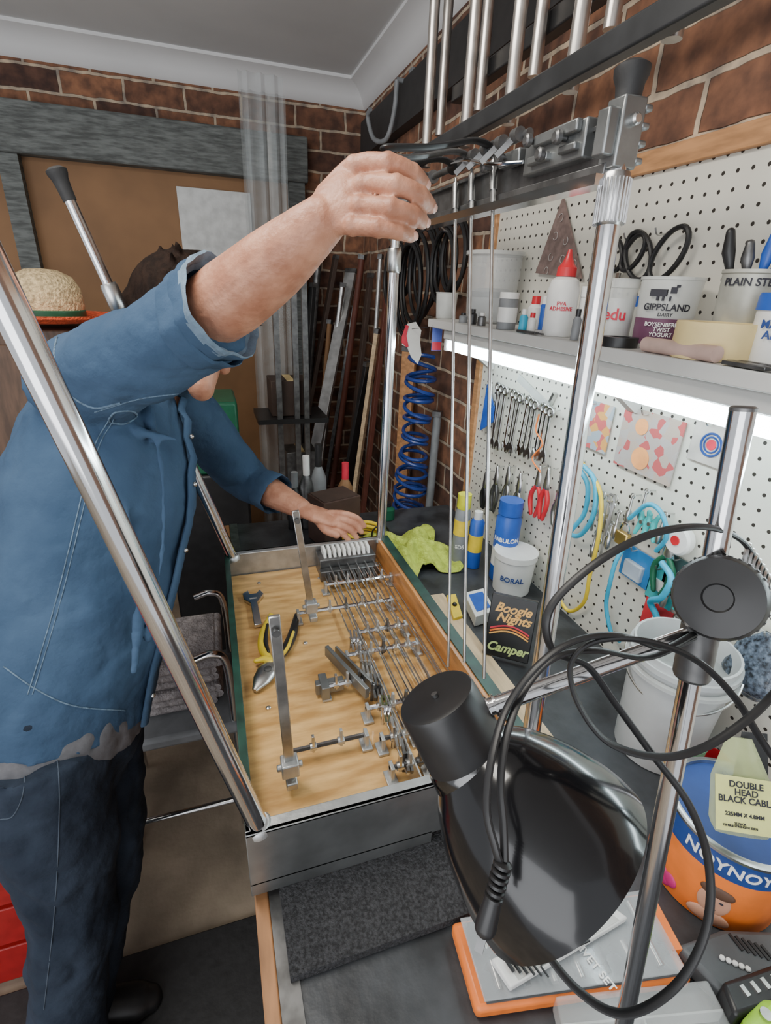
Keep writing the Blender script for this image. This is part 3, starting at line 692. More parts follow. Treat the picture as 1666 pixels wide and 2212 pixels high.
# ================================================= generic makers
def standing(name,label,cat,u,vb,vt,wpx,z,prof,group=None,n=36,xx=None,yy=None,at=None):
    if at is not None: c=V((at[0],at[1],z)); r,H=at[2],at[3]
    elif xx is not None or yy is not None:
        c=at_u(u,xx,z) if xx is not None else None
        if yy is not None: q=PY(u,1150,yy); c=V((q.x,yy,z))
        r=wpx*depth(c)/F/2; H=hz(c,vt)-z
    else:
        p=PZ(u,vb,z); s=depth(p)/F; r=wpx*s/2
        dr=V((ray(u,vb).x,ray(u,vb).y,0)).normalized(); c=p+dr*(r*.8); H=hz(p,vt)-z
    e=thing(name,label,cat,(c.x,c.y,z),group)
    for pn,m,pf in prof:
        mk(pn,G().lathe([(max(a_*r,.0004),b_*H) for a_,b_ in pf],(c.x,c.y,z+.0005),Z,n),m,e)
    nn=V((CAM.x-c.x,CAM.y-c.y,0)).normalized(); e1=(-nn).cross(Z).normalized()
    return e,V((c.x,c.y,z)),r,H,nn,e1
def wl(e,c,r,H,e1,txt,size,hfrac,m,ang=0,sx=1):
    q=Matrix.Rotation(ang,3,'Z')@e1
    return text(txt,size,V((c.x,c.y,c.z+H*hfrac)),q,Z,m,e,wrap=r+.0006,sx=sx)
cup=lambda:[(.001,0),(.86,0),(.88,.02),(1,.95),(1.04,.96),(1.04,1),(.97,1),(.84,.04),(.001,.04)]
# shelf items
standing('plastic_tub','large clear plastic tub with dark contents on shelf','tub',1055,702,545,112,SZ,[('tub',clear,cup()),('contents',grey,[(.001,.03),(.82,.03),(.9,.45),(.5,.5),(.001,.48)]),('lid_rim',clear2,[(1.0,.95),(1.08,.95),(1.08,1.0),(1.0,1.0)])],xx=.715)
standing('plastic_cup','small clear plastic cup on the shelf','cup',962,702,632,46,SZ,[('cup',clear2,cup())],xx=.665)
standing('jar','small glass jar with white lid and label','jar',1092,708,632,40,SZ,[('body',grey,[(.001,0),(1,0),(1,.8),(.9,.85),(.001,.85)]),('label_band',white,[(1.02,.2),(1.02,.6)]),('lid',white,[(.95,.83),(1.0,.83),(1.0,1),(.001,1)])],xx=.632)
e,c,r,H,nn,e1=standing('glue_bottle','white glue bottle with tall red nozzle cap','bottle',1202,738,540,64,SZ,[('body',white,[(.001,0),(.95,0),(1,.02),(1,.55),(.85,.66),(.55,.70),(.001,.70)]),('cap',red,[(.55,.70),(.62,.70),(.60,.80),(.42,.84),(.22,.92),(.12,1),(.001,1)])],xx=.655)
wl(e,c,r,H,e1,'PVA\nADHESIVE',.010,.36,redink)
e,c,r,H,nn,e1=standing('jar','white plastic jar with pink lettering on shelf','jar',1316,738,603,72,SZ,[('body',clear2,[(.001,0),(1,0),(1,.85),(.9,.88),(.001,.88)]),('contents',white,[(.001,.02),(.94,.02),(.94,.7),(.001,.7)]),('lid',clear2,[(.96,.86),(1.02,.86),(1.02,1),(.001,1)])],xx=.685)
wl(e,c,r,H,e1,'edu',.026,.45,redink)
standing('jar','white pill jar on the shelf','jar',1258,728,620,36,SZ,[('body',white,[(.001,0),(1,0),(1,.78),(.001,.8)]),('lid',white,[(.9,.78),(1.04,.8),(1.04,1),(.001,1)])],xx=.695)
e,c,r,H,nn,e1=standing('yoghurt_tub','clear dairy tub with black and purple label','tub',1420,752,600,118,SZ,[('tub',clear2,cup()),('label_band',purple,[(.90,.05),(.94,.42)]),('contents',grey,[(.001,.05),(.8,.05),(.82,.3),(.001,.3)])],xx=.722)
wl(e,c,r,H,e1,'GIPPSLAND',.0142,.58,ink); wl(e,c,r,H,e1,'DAIRY',.0075,.48,ink); wl(e,c,r*.96,H,e1,'BOYSENBERRY\nTWIST\nYOGURT',.0085,.27,winK)
g=G(); 
for (x0,y0,w,h_) in ((-.016,.0,.025,.010),(.005,.004,.009,.009),(-.016,-.008,.003,.007),(-.008,-.008,.003,.007),(.002,-.008,.003,.007),(.010,.010,.005,.004)):
    aa=x0/r; q=nn*math.cos(aa)+e1*math.sin(aa)
    g.box(c+V((0,0,H*.78+y0))+q*(r*.985),(w,.006,h_),(Z.cross(q),q,Z))
mk('cow_emblem',g,ink,e)
e,c,r,H,nn,e1=standing('tool_tin','grey tin labelled plain steel holding screwdrivers','tin',1580,715,585,116,SZ,[('tin',mat('tin_print',(.42,.42,.37),.4,.3),cup())],xx=.740)
wl(e,c,r,H,e1,'PLAIN STEEL',.014,.86,ink)
for i,(du,m_,l) in enumerate(((-40,blk,.05),(8,blue,.045),(25,blue,.05),(-15,darksteel,.035))):
    b=V((c.x,c.y,c.z+.01))+e1*(du*.0006); s=thing('screwdriver',['black','blue','blue','grey'][i]+' handled screwdriver standing in tin','screwdriver',b,'tools in the tin')
    mk('shank',G().cyl(b,b+Z*(H*.95)+e1*(du*.0002),.003),steel,s); t=b+Z*(H*.9)+e1*(du*.0002)
    mk('handle',G().tube([t,t+Z*l*.5+e1*(du*.0002),t+Z*l+e1*(du*.0003)],[.005,.009,.006],10,dome=True),m_,s)
e,c,r,H,nn,e1=standing('plastic_tub','white tub with blue lid and alpine lettering','tub',1664,785,635,110,SZ,[('tub',white,[(.001,0),(.9,0),(.98,.78),(.001,.78)]),('lid',blue,[(1.0,.76),(1.03,.76),(1.03,.95),(.99,1),(.001,1)])],xx=.70)
wl(e,c,r*1.01,H,e1,'MADE IN\nALPINE',.014,.50,navy,ang=.1)
standing('masking_tape','wide roll of cream masking tape lying flat','tape roll',1533,752,697,160,SZ+.0,[('tape',cream,[(.72,0),(1,0),(1,.95),(.99,1),(.72,1),(.72,0)])],xx=.664)
standing('tape_roll','roll of black electrical tape lying on shelf','tape roll',1335,765,728,76,SZ,[('tape',blk,[(.55,0),(1,0),(1,1),(.55,1),(.55,0)])],xx=.636)
p,q=at_u(1395,.624,SZ+.011),at_u(1550,.618,SZ+.011)
e=thing('wooden_dowel','short pink-tinged wooden dowel lying on shelf','dowel',(p+q)/2)
mk('rod',G().tube([p,p.lerp(q,.5),q],[.0105,.0105,.0105],18),mat('pinkish_wood',(.60,.42,.36),.6),e)
for i,(u0,x0,u1,x1) in enumerate(((1575,.625,1650,.618),(1565,.613,1660,.609),(1120,.612,1160,.612),(1600,.64,1680,.635))):
    p,q=at_u(u0,x0,SZ+.004),at_u(u1,x1,SZ+.004)
    e=thing('metal_file','dark steel file lying on the shelf','file',(p+q)/2,'files on the shelf'); mk('blade',G().bar(p,q,.010,.005),darksteel,e,bevel=.001); mk('tang',G().bar(q,q+(q-p).normalized()*.02,.005,.003),darksteel,e)
for i,(u,xs_) in enumerate(((1000,.63),(1020,.63),(1040,.63),(1128,.63),(1146,.63),(1240,.63),(1275,.63),(1150,.72),(1172,.74),(1290,.76),(1358,.77))):
    standing('small_bottle',['brown glass','black capped','dark','turquoise','white','grey','brown','white','blue','dark','clear'][i]+' small bottle on the shelf','bottle',u,715,(676-(i%2)*8) if xs_<.7 else 640,18 if xs_<.7 else 30,SZ,[('body',[grey,blk,darksteel,cyan,white,grey,brownp,white,blue,darksteel,clear2][i],[(.001,0),(1,0),(1,.65),(.5,.78),(.001,.78)]),('cap',[blk,blk,white,white,red,blk,white,red,white,white,blue][i],[(.5,.76),(.6,.76),(.6,1),(.001,1)])],group='small bottles on the shelf',xx=xs_)

# things hung on the board
WPX=.786
def hang(name,label,cat,u,v,group=None): p=PX(u,v,WPX); return thing(name,label,cat,p,group),p
def hookpart(e,u,v,X0=WPX):
    p=PX(u,v,X0); mk('peg_hook',G().tube([V((.796,p.y,p.z+.004)),V((.775,p.y,p.z+.002)),V((.768,p.y,p.z+.012))],.0016,8,smooth=4),steel,e)
def card(name,label,cat,u0,v0,u1,v1,m,group=None):
    p,q=PX(u0,v0,.788),PX(u1,v1,.788); c=(p+q)/2
    e=thing(name,label,cat,c,group); w=abs(p.y-q.y); h=abs(PX((u0+u1)/2,v0,.788).z-PX((u0+u1)/2,v1,.788).z)
    mk('card',G().box((.788,c.y,c.z),(.003,w,h)),m,e,bevel=.0005); hookpart(e,(u0+u1)/2,v0+6); return e,c,w,h
rosy=card_mat('floral_print',[(.5,.45,.42),(.6,.12,.12),(.7,.35,.1),(.35,.4,.45)],60)
card('decorated_card','patterned grey and red card hung on board','card',1268,868,1308,975,rosy)
e,c,w,h=card('decorated_card','grey card with orange fruit and red flowers','card',1350,892,1450,1035,card_mat('fruit_print',[(.42,.38,.36),(.42,.36,.33),(.5,.1,.1),(.45,.36,.3)],60))
mk('print_shape',G().lathe([(.022,0),(.022,.001)],(.786,c.y+.006,c.z-.03),-X,20).lathe([(.016,0),(.016,.001)],(.786,c.y+.02,c.z+.03),-X,20),mat('orange_fruit_print',(.85,.35,.12),.5),e)
e,c,w,h=card('sticker','square card with round red and blue emblem','sticker',1505,915,1575,1010,mat('beige_card',(.5,.46,.42),.5))
mk('emblem_ring',G().torus((.785,c.y,c.z),(Y,Z),.019,.002,28,6).torus((.785,c.y,c.z),(Y,Z),.013,.0015,28,6),navy,e)
mk('emblem_disc',G().lathe([(.009,0),(.009,.001)],(.786,c.y,c.z),-X,20),redink,e)
tc_=PX(944,730,.62); e=thing('tag','blue and red paper tag hung at shelf end','tag',tc_); mk('card',G().box(tc_,(.030,.002,.07)),mat('blue_red_tag',(.08,.12,.45),.5),e); mk('red_panel',G().box(tc_-Z*.022-Y*.0012,(.028,.002,.022)),redink,e)
tc_=PX(888,740,.60); e=thing('cardboard_cutout','white and red cardboard cutout hung at shelf end','cutout',tc_); sc=depth(tc_)/F
mk('card',G().extr([(x*sc,y*sc) for x,y in ((-20,15),(-10,38),(8,42),(22,25),(20,5),(26,-25),(18,-45),(2,-30),(-8,-10),(-20,-5))],tc_,X,Z,.003),white,e); mk('red_edge',G().extr([(x*sc,y*sc) for x,y in ((-22,12),(-14,36),(-8,34),(-12,14),(-6,-8),(-10,-10),(-22,0))],tc_-Y*.002,X,Z,.003),redink,e); mk('string',G().cyl(tc_+Z*(.04),V((.63,1.445,SZ-.02)),.0008,n=6),ink,e)
# spanners
for i in range(12):
    u=1083+i*11; v=835+i*5; L_=(.17-.005*i); e,p=hang('spanner','chrome open-ended spanner hanging on pegboard','spanner',u,v,'spanners on the pegboard')
    x=.776-.004*(i%3); t=random.uniform(-.12,.12); e2=V((0,math.sin(t),-math.cos(t))); e1=X.cross(e2); o=V((x,p.y,p.z))
    s_=1.25; g=G(); g.torus(o,(e1,e2),.008*s_,.0032*s_,20,8)
    g.extr([(-.0035,.009),(.0035,.009),(.0038,L_-.02),(.012,L_-.01),(.014,L_+.004),(.007,L_+.012),(.004,L_+.002),(-.003,L_-.002),(-.006,L_+.012),(-.013,L_+.006),(-.012,L_-.010),(-.0038,L_-.02)],o,e1,e2,.005)
    mk('shaft',g,steel if i%3 else chrome,e,bevel=.0008); hookpart(e,u,v)
def pliers(u,v,L_,mh,label,open_=.018,x=.772):
    e,p=hang('pliers',label,'pliers',u,v); o=V((x,p.y,p.z)); 
    g=G().tube([o+Z*.002,o+Z*-.02,o+Z*-.045],[(.004,.005),(.010,.005),(.012,.006)],12,side=Y,dome=True); mk('jaws',g,steel,e); b=o-Z*.045
    for s_ in (-1,1): mk('grip',G().tube([b,b+V((0,s_*open_,-L_*.3)),b+V((0,s_*open_*1.1,-L_*.6)),b+V((0,s_*open_*.5,-L_))],[.005,.0065,.0065,.005],12,smooth=5,dome=True),mh,e)
    hookpart(e,u,v)
pliers(1178,1010,.085,red,'red-handled pliers hanging on pegboard'); pliers(1200,1015,.085,red,'slim red-handled pliers hanging on pegboard',.012,.768)
pliers(1085,1010,.09,darksteel,'grey steel pliers hanging on pegboard',.012); pliers(1060,1020,.07,blk,'black handled snips hanging on pegboard',.01); pliers(1110,1010,.08,steel,'polished steel pincers hanging on pegboard',.01); pliers(1135,1025,.07,steel,'small steel pincers hanging on pegboard',.01)
pliers(1470,1150,.08,green,'small green-handled pliers on pegboard'); pliers(1225,1040,.07,steel,'steel pliers hanging beside blue cable',.010)
e,p=hang('set_square','blue plastic set square hung on the pegboard','set square',1060,830)
q=PX(1040,930,.78); q2=PX(1078,905,.78)
mk('square',G().extr([(0,0),(-(q2.y-p.y),q2.z-p.z),(-(q.y-p.y),q.z-p.z)],p-X*.01,-Y,Z,.004),blue,e); hookpart(e,1060,838)
e,p=hang('metal_set_square','pale metal square hung behind spanners','set square',1130,822); mk('blade',G().bar(PX(1120,815,.79),PX(1185,880,.79),.020,.003,side=Z),clear2,e); mk('stock',G().bar(PX(1185,880,.787),PX(1200,850,.787),.012,.008),steel,e)
e,p=hang('wire_bundle','orange twisted wire hanging on pegboard','wire',1165,900)
mk('wire',G().tube([PX(u,v,.765) for u,v in ((1165,895),(1158,930),(1172,960),(1150,990),(1168,1020))],.002,8,smooth=6),orange,e)
def loop(label,m,pts,r=.005,name='cable_loop'):
    e=thing(name,label,'cable',PX(*pts[0],.76)); mk('cable',G().tube([PX(u,v,.765-.012*math.sin(i)) for i,(u,v) in enumerate(pts)],r,10,smooth=8),m,e); hookpart(e,*pts[0]); return e
loop('thick cyan cable looped on a peg',cyan,[(1255,1000),(1285,1040),(1283,1110),(1255,1155),(1232,1150),(1262,1110),(1270,1050),(1250,1010)],.0055)
loop('long yellow cable looped on a peg',yel,[(1258,1000),(1296,1060),(1295,1150),(1275,1240),(1262,1300),(1230,1320),(1205,1290)],.0045)
loop('thin blue cable hanging on a peg',cyan,[(1360,1120),(1400,1090),(1430,1110),(1440,1160),(1418,1190)],.0045)
loop('cyan strap with hook hanging on pegboard',cyan,[(1350,1180),(1330,1215),(1318,1260),(1310,1310),(1322,1370),(1340,1385)],.0045)
loop('bright blue spiral key cord on pegboard',cyan,[(1430,1215),(1450,1250),(1430,1290),(1405,1300),(1420,1340),(1400,1390)],.006)
e,p=hang('padlock','brass padlock hanging on the pegboard','padlock',1362,1150); o=V((.77,p.y,p.z))
mk('body',G().box(o-Z*.012,(.014,.032,.028)),gold,e,bevel=.003); mk('shackle',G().torus(o+Z*.004,(Y,Z),.011,.003,16,8,arc=.5,sy=1.6),chrome,e); hookpart(e,1362,1128)
for i,(u,v) in enumerate(((1308,1065),(1320,1068),(1332,1075),(1315,1110),(1328,1118),(1340,1090),(1300,1100),(1346,1075),(1322,1150),(1310,1165))):
    e,p=hang('hex_key','bent steel hex key hanging on pegboard','hex key',u,v,'hex keys on the pegboard'); o=V((.77-.004*(i%2),p.y,p.z))
    mk('key',G().tube([o+V((0,.015,.004)),o+V((0,.004,.004)),o+V((0,0,-.004)),o-Z*(.05+.01*(i%3))],.003,6),steel,e); mk('ring',G().torus(o,(Y,Z),.008,.0012,16,6),steel,e)
e,c,w,h=card('tool_packet','blue packaged tool card on the pegboard','packet',1350,1185,1402,1262,mat('blue_pack',(.03,.18,.45),.4)); mk('blister',G().box((.782,c.y,c.z-.01),(.012,w*.6,h*.5)),clear2,e,bevel=.003)
e,c,w,h=card('tool_packet','turquoise and white packet hung on pegboard','packet',1410,1225,1450,1310,mat('teal_pack',(.05,.40,.42),.4)); mk('label_patch',G().box((.785,c.y,c.z),(.004,w*.7,h*.3)),white,e)
e,c,w,h=card('tool_packet','red and white packet hung low on pegboard','packet',1395,1300,1440,1375,mat('red_pack',(.6,.04,.05),.4)); text('E',.03,(.785,c.y,c.z),WX,Z,winK,e)
e,c,w,h=card('tool_packet','black and green carded tool on the pegboard','packet',1445,1205,1490,1300,mat('dark_pack',(.04,.08,.08),.4)); mk('blister',G().box((.782,c.y,c.z-.01),(.012,w*.6,h*.5)),green,e,bevel=.003)
e,p=hang('tape_measure','round white tape reel hanging on pegboard','tape reel',1478,1165); mk('reel',G().lathe([(.006,0),(.026,0),(.028,.004),(.028,.014),(.024,.018),(.006,.018)],(.784,p.y,p.z),-X,28),white,e); mk('hub',G().lathe([(.009,0),(.009,.02)],(.784,p.y,p.z),-X,20),red,e)
for i,(u,v) in enumerate(((1405,1125),(1422,1130),(1495,1290))):
    e,p=hang('spring_clamp','turquoise plastic spring clamp clipped on pegboard','clamp',u,v,'spring clamps'); o=V((.77,p.y,p.z))
    for s_ in (-1,1): mk('jaw',G().tube([o+V((0,s_*.012,.02)),o+V((0,s_*.006,0)),o+V((0,s_*.014,-.03))],[.004,.006,.004],10,smooth=4,dome=True),mat('turquoise_plastic',(.05,.5,.5),.4),e)
    mk('pivot',G().cyl(o-X*.008,o+X*.012,.004),steel,e)
for i,(u,v) in enumerate(((1335,1130),(1350,1105),(1460,1250),(1475,1330),(1300,1150),(1240,1090),(1225,1130),(1410,1060),(1450,1110),(1380,1070))):
    e,p=hang('bit_holder','small steel tool hanging on pegboard','tool',u,v,'small steel tools'); o=V((.772,p.y,p.z)); mk('shank',G().lathe([(.002,0),(.003,-.03),(.006,-.034),(.006,-.055),(.003,-.06)],o,Z,12),steel,e); mk('loop',G().torus(o,(Y,Z),.005,.0012,14,6),steel,e); mk('peg_hook',G().cyl(o,V((.797,o.y,o.z)),.0015,n=8),steel,e)
def scissors(u,v,k,label):
    e,p=hang('scissors',label,'scissors',u,v); o=V((.775,p.y,p.z))
    for s_ in (-1,1):
        mk('handle',G().torus(o+V((0,s_*.021*k,-.018*k)),(V((0,.8,-s_*.6)).normalized(),V((0,s_*.6,.8)).normalized()),.017*k,.0048,26,8,sy=1.6),blk,e)
        mk('blade',G().extr([(-.004,0),(.005,0),(.002,-.085*k),(0,-.09*k)],o+V((-.002*s_,0,-.045*k)),Y,Z,.0018),steel,e)
    mk('pivot',G().cyl(o+V((-.004,0,-.058*k)),o+V((.004,0,-.058*k)),.004),steel,e); hookpart(e,u,v)
scissors(1362,520,1.25,'black-handled scissors hanging on upper pegboard'); scissors(1430,510,1.7,'large black-handled shears hanging on upper pegboard')
p,q1,q2=PX(1218,425,.785),PX(1158,590,.785),PX(1258,602,.785)
e=thing('triangular_pennant','dusky brown triangular pennant with pale scroll pattern','pennant',p)
mk('pennant',G().extr([(0,0),(-(q2.y-p.y),q2.z-p.z),(-(q1.y-p.y),q1.z-p.z)],p,-Y,Z,.004),mat('pennant_cloth',(.20,.14,.125),.8,0,.2,60),e)
g=G()
for i,(u,v) in enumerate(((1212,470),(1200,510),(1222,520),(1190,555),(1215,560),(1240,570),(1180,585),(1235,590))): g.torus(PX(u,v,.781),(Y,Z),.008,.0009,16,5,arc=.75,a0=i)
mk('scroll_pattern',g,mat('pale_thread',(.45,.4,.38),.8),e)
e,p=hang('fastener_bag','clear bag of dark fasteners hung on pegboard','bag',1665,1375); hookpart(e,1665,1375)
mk('bag',G().tube([V((.780,p.y,p.z)),V((.775,p.y,p.z-.03)),V((.768,p.y,p.z-.08)),V((.775,p.y,p.z-.10)) ],[(.012,.004),(.036,.009),(.043,.014),(.028,.008)],20,smooth=5,side=Y,dome=True),mat('bag_of_bits',(.07,.09,.12),.25,0,.8,140,.3,160,coat=.5),e)
mk('bag_top',G().extr([(-.025,0),(.025,0),(.038,-.04),(-.038,-.04)],(.782,p.y,p.z+.005),Y,Z,.002),clear2,e)

# ================================================= BENCH ITEMS
BZ=.9015
e,c,r,H,nn,e1=standing('spray_can','blue aerosol can with white and red label','spray can',1080,1258,1088,52,BZ,[('can',blue,[(.001,0),(.95,0),(1,.02),(1,.78),(.8,.84),(.001,.84)]),('label_band',white,[(1.01,.2),(1.01,.42)]),('cap',blue,[(.8,.82),(.95,.84),(.93,1),(.001,1)])])
wl(e,c,r,H,e1,'FABULON',.017,.55,winK); wl(e,c,r*1.01,H,e1,'1',.035,.30,redink)
e,c,r,H,nn,e1=standing('spray_can','silver spray can with yellow cap on bench','spray can',988,1225,1072,32,BZ,[('can',grey,[(.001,0),(1,0),(1,.76),(.7,.82),(.001,.82)]),('label_band',yel,[(1.02,.45),(1.02,.66)]),('cap',mat('acid_yellow',(.7,.7,.03),.4),[(.75,.8),(.9,.82),(.88,1),(.001,1)])])
wl(e,c,r*1.02,H,e1,'SDS',.016,.3,winK)
standing('spray_can','blue and yellow lubricant spray can on bench','spray can',1020,1228,1110,30,BZ,[('can',blue,[(.001,0),(1,0),(1,.82),(.7,.87),(.001,.87)]),('label_band',yel,[(1.02,.3),(1.02,.6)]),('cap',white,[(.5,.85),(.6,.87),(.58,1),(.001,1)])])
e,c,r,H,nn,e1=standing('plastic_tub','round white tub with blue lettering on bench','tub',1100,1288,1205,90,BZ,[('tub',white,[(.001,0),(.88,0),(.98,.85),(.001,.85)]),('lid',white,[(1.0,.84),(1.04,.86),(1.04,1),(.96,1),(.001,.95)])])
wl(e,c,r,H,e1,'BORAL',.02,.45,navy)
# cloth
g=G(); n=34
cp=PZ(900,1222,BZ)
for i in range(n):
    for j in range(n):
        x=(i/(n-1)-.5); y=(j/(n-1)-.5); rr=math.hypot(x,y)*2; w=max(0,1-rr); an=math.atan2(y,x)
        z=.010+.075*w**.8*(.75+.25*math.sin(x*14+1)*math.cos(y*11))+.022*math.sin(an*5+rr*3)*min(1,rr*1.4)*.7+.008*math.sin(x*31+y*17)
        k=1-.16*math.sin(an*4+1)-.08*math.sin(an*7)
        g.v.append(V((cp.x+.01+x*.20*k,cp.y+.06+y*.24*k,BZ+max(.003,z))))
for i in range(n-1):
    for j in range(n-1): g.face([i*n+j,(i+1)*n+j,(i+1)*n+j+1,i*n+j+1])
e=thing('cleaning_cloth','crumpled lime-yellow microfibre cloth on bench','cloth',(cp.x,cp.y+.05,BZ)); ob=mk('fabric',g,cloth,e); so=ob.modifiers.new('s','SOLIDIFY'); so.thickness=.003; ss=ob.modifiers.new('u','SUBSURF'); ss.levels=1; ss.render_levels=1
def pbox(name,label,cat,poly,z,h,m,bev=.002,part='case'):
    ps=[PZ(u,v,z+h) for u,v in poly]; c=sum(ps,V((0,0,0)))/len(ps); e=thing(name,label,cat,(c.x,c.y,z)); o=mk(part,G().prism(ps,z,z+h),m,e,bevel=bev); return e,ps,c
e,ps,c=pbox('small_box','small blue and white card box on bench','box',[(1003,1280),(1045,1270),(1070,1318),(1028,1332)],BZ,.03,white); mk('label_patch',G().prism([c+(p-c)*.7 for p in ps],BZ+.03,BZ+.0315),blue,e)
e,ps,c=pbox('yellow_tool','small yellow plastic tool lying on bench','tool',[(965,1285),(985,1282),(1000,1330),(980,1335)],BZ,.02,yel); mk('button_part',G().ball(c+Z*.002,.006),blk,e)
x0,x1=.470,.52
e=thing('timber_strip','pale timber strip lying along the bench','timber',(x0,.7,BZ)); mk('board',G().box(((x0+x1)/2,.72,BZ+.006),(x1-x0,.60,.012)),plank,e,bevel=.001)
# black card box with script lettering
p=PZ(1090,1425,BZ+.014); up=(Z*.93+V((.25,.28,0))).normalized(); e1=R(1140,1300,.78)-R(1050,1285,.80); e1.z=0; e1.normalize(); up=(up-e1*up.dot(e1)).normalized(); nn=e1.cross(up)
e=thing('patterned_box','black box with retro gold and rainbow lettering','box',p)
s=depth(p)/F; W_,H_=98*s,135*s
c=p+up*(H_/2+.002)-nn*.012
mk('box',G().box(c,(W_,H_,.024),(e1,up,nn)),blk,e,bevel=.002)
goldi=mat('gold_ink',(.80,.42,.10),.4)
text('Boogie\n Nights',.027,c+nn*.0126+up*H_*.22,e1,up,goldi,e,shear=.35,bold=.03,sp=.85)
text('Camper',.026,c+nn*.0130-up*H_*.34,e1,up,mat('green_ink',(.50,.62,.22),.4),e,shear=.35,bold=.03)
for i,mm in enumerate((redink,orange,goldi)):
    pts=[c+nn*.0126-up*(H_*(.06+.045*i))+e1*(W_*(-.42+.84*k/10))+up*(.012*math.sin(k/10*3.1)) for k in range(11)]
    mk('rainbow_stripe',G().tube(pts,.0019,6),mm,e)
# white bucket
e,c,r,H,nn,e1=standing('bucket','large translucent white plastic bucket on the bench','bucket',1395,1660,1440,205,BZ,[('pail',mat('milky_white_plastic',(.58,.60,.60),.4,0,.05,alpha=.85),[(.001,0),(.82,0),(.95,.9),(1.03,.9),(1.03,.94),(.97,.94),(.98,1.0),(.93,1.0),(.80,.03),(.001,.03)]),('rim_ring',clear2,[(.99,.80),(1.06,.81),(1.06,.84),(.99,.85),(.99,.80)])])
g=G().torus(V((c.x,c.y,c.z+H*.86)),(e1,nn*.8-Z*.6),r*1.06,.002,30,6,arc=.5)
mk('handle',g,steel,e)
standing('plastic_cup','short red plastic cup near the tin','cup',1520,1695,1650,56,BZ,[('cup',red,cup())])
standing('plastic_cup','pale green translucent cup on the bench','cup',1475,1672,1618,50,BZ,[('cup',mat('pale_green',(.3,.65,.4),.4,alpha=.8),cup())])
standing('plastic_tub','clear plastic punnet of odds on bench','tub',1600,1620,1530,105,BZ,[('tub',clear2,cup()),('contents',white,[(.001,.1),(.8,.1),(.85,.4),(.001,.5)])])
# tin
e,c,r,H,nn,e1=standing('paint_tin','large orange and blue tin holding packets','tin',0,0,0,0,BZ,[('body',orange,[(.94,0),(1,.0),(1,.70),(.99,.70)]),('blue_band',navy,[(1.003,.68),(1.003,.95)]),('rim',steel,[(1,.94),(1.03,.955),(1.03,.985),(.98,1),(.94,1),(.94,.03),(.001,.03)])],n=64,at=(.600,.283,.078,.128))
wl(e,c,r*1.003,H,e1,'NOYNOY',.0225,.815,winK,ang=.20)
g=G()
for x0,z0 in ((-.62,.16),(-.52,.10),(-.42,.15)):
    q=nn*math.cos(x0)+e1*math.sin(x0); g.ball(c+Z*(H*z0)+q*r,(.010,.003,.010),(Z.cross(q),q,Z))
mk('fruit_print',g,mat('magenta_print',(.6,.03,.2),.5),e)
q=nn*math.cos(.22)+e1*math.sin(.22); tq=Z.cross(q)
mk('portrait_print',G().ball(c+Z*(H*.32)+q*(r-.0012),(.018,.003,.024),(tq,q,Z)).ball(c+Z*(H*.10)+q*(r-.0012),(.024,.003,.012),(tq,q,Z)),mat('face_print',(.60,.32,.21),.6),e)
mk('portrait_hair_print',G().ball(c+Z*(H*.46)+q*(r-.0014),(.019,.0042,.010),(tq,q,Z)),mat('hair_print',(.10,.05,.03),.6),e)
mk('portrait_feature_print',G().ball(c+Z*(H*.36)+q*(r+.0015)+tq*.007,(.0026,.0012,.0016),(tq,q,Z)).ball(c+Z*(H*.36)+q*(r+.0015)-tq*.007,(.0026,.0012,.0016),(tq,q,Z)).ball(c+Z*(H*.24)+q*(r+.0012),(.005,.0012,.0014),(tq,q,Z)),ink,e)
# cable tie bag in the tin
T_=.60
b0=R(1512,1782,T_); b1=R(1655,1805,T_-.01); t0=R(1548,1660,T_+.01); t1=R(1690,1682,T_+.0)
e1=(b1-b0).normalized(); up=((t0+t1)/2-(b0+b1)/2); up=(up-e1*up.dot(e1)); HH=up.length; up.normalize(); nn=e1.cross(up); W_=(b1-b0).length; o=(b0+b1+t0+t1)/4
e=thing('cable_tie_bag','clear bag of black cable ties with yellow label','bag',o-Z*.05)
mk('bag',G().tube([o-up*HH*.55,o-up*HH*.3,o+up*HH*.4,o+up*HH*1.1],[(W_*.40,.008),(W_*.5,.012),(W_*.46,.012),(W_*.2,.004)],20,smooth=4,side=e1),mat('yellow_green_film',(.55,.60,.30),.15,0,.1,alpha=.45,coat=.5),e)
mk('paper_label',G().box(o+nn*.014,(W_*.96,HH*.92,.001),(e1,up,nn)),mat('pale_yellow_label',(.62,.62,.22),.5),e)
k_=W_/.080
text('DOUBLE\nHEAD\nBLACK CABLE',.0108*k_,o+nn*.0148+up*HH*.20-e1*W_*.02,e1,up,ink,e,sp=.95); text('225MM X 4.8MM',.0066*k_,o+nn*.0148-up*HH*.17-e1*W_*.05,e1,up,ink,e); text('25 PACK\nTENSILE STRENGTH 22KG',.0036*k_,o+nn*.0148-up*HH*.34-e1*W_*.12,e1,up,ink,e)
g=G()
for i in range(12): g.bar(o-up*HH*.5+e1*(W_*.06*(i-3))-nn*.012,o+up*HH*1.2+e1*(W_*.04*(i+3))-nn*(.008+.001*i),.003,.0012)
mk('cable_ties',g,blk,e)
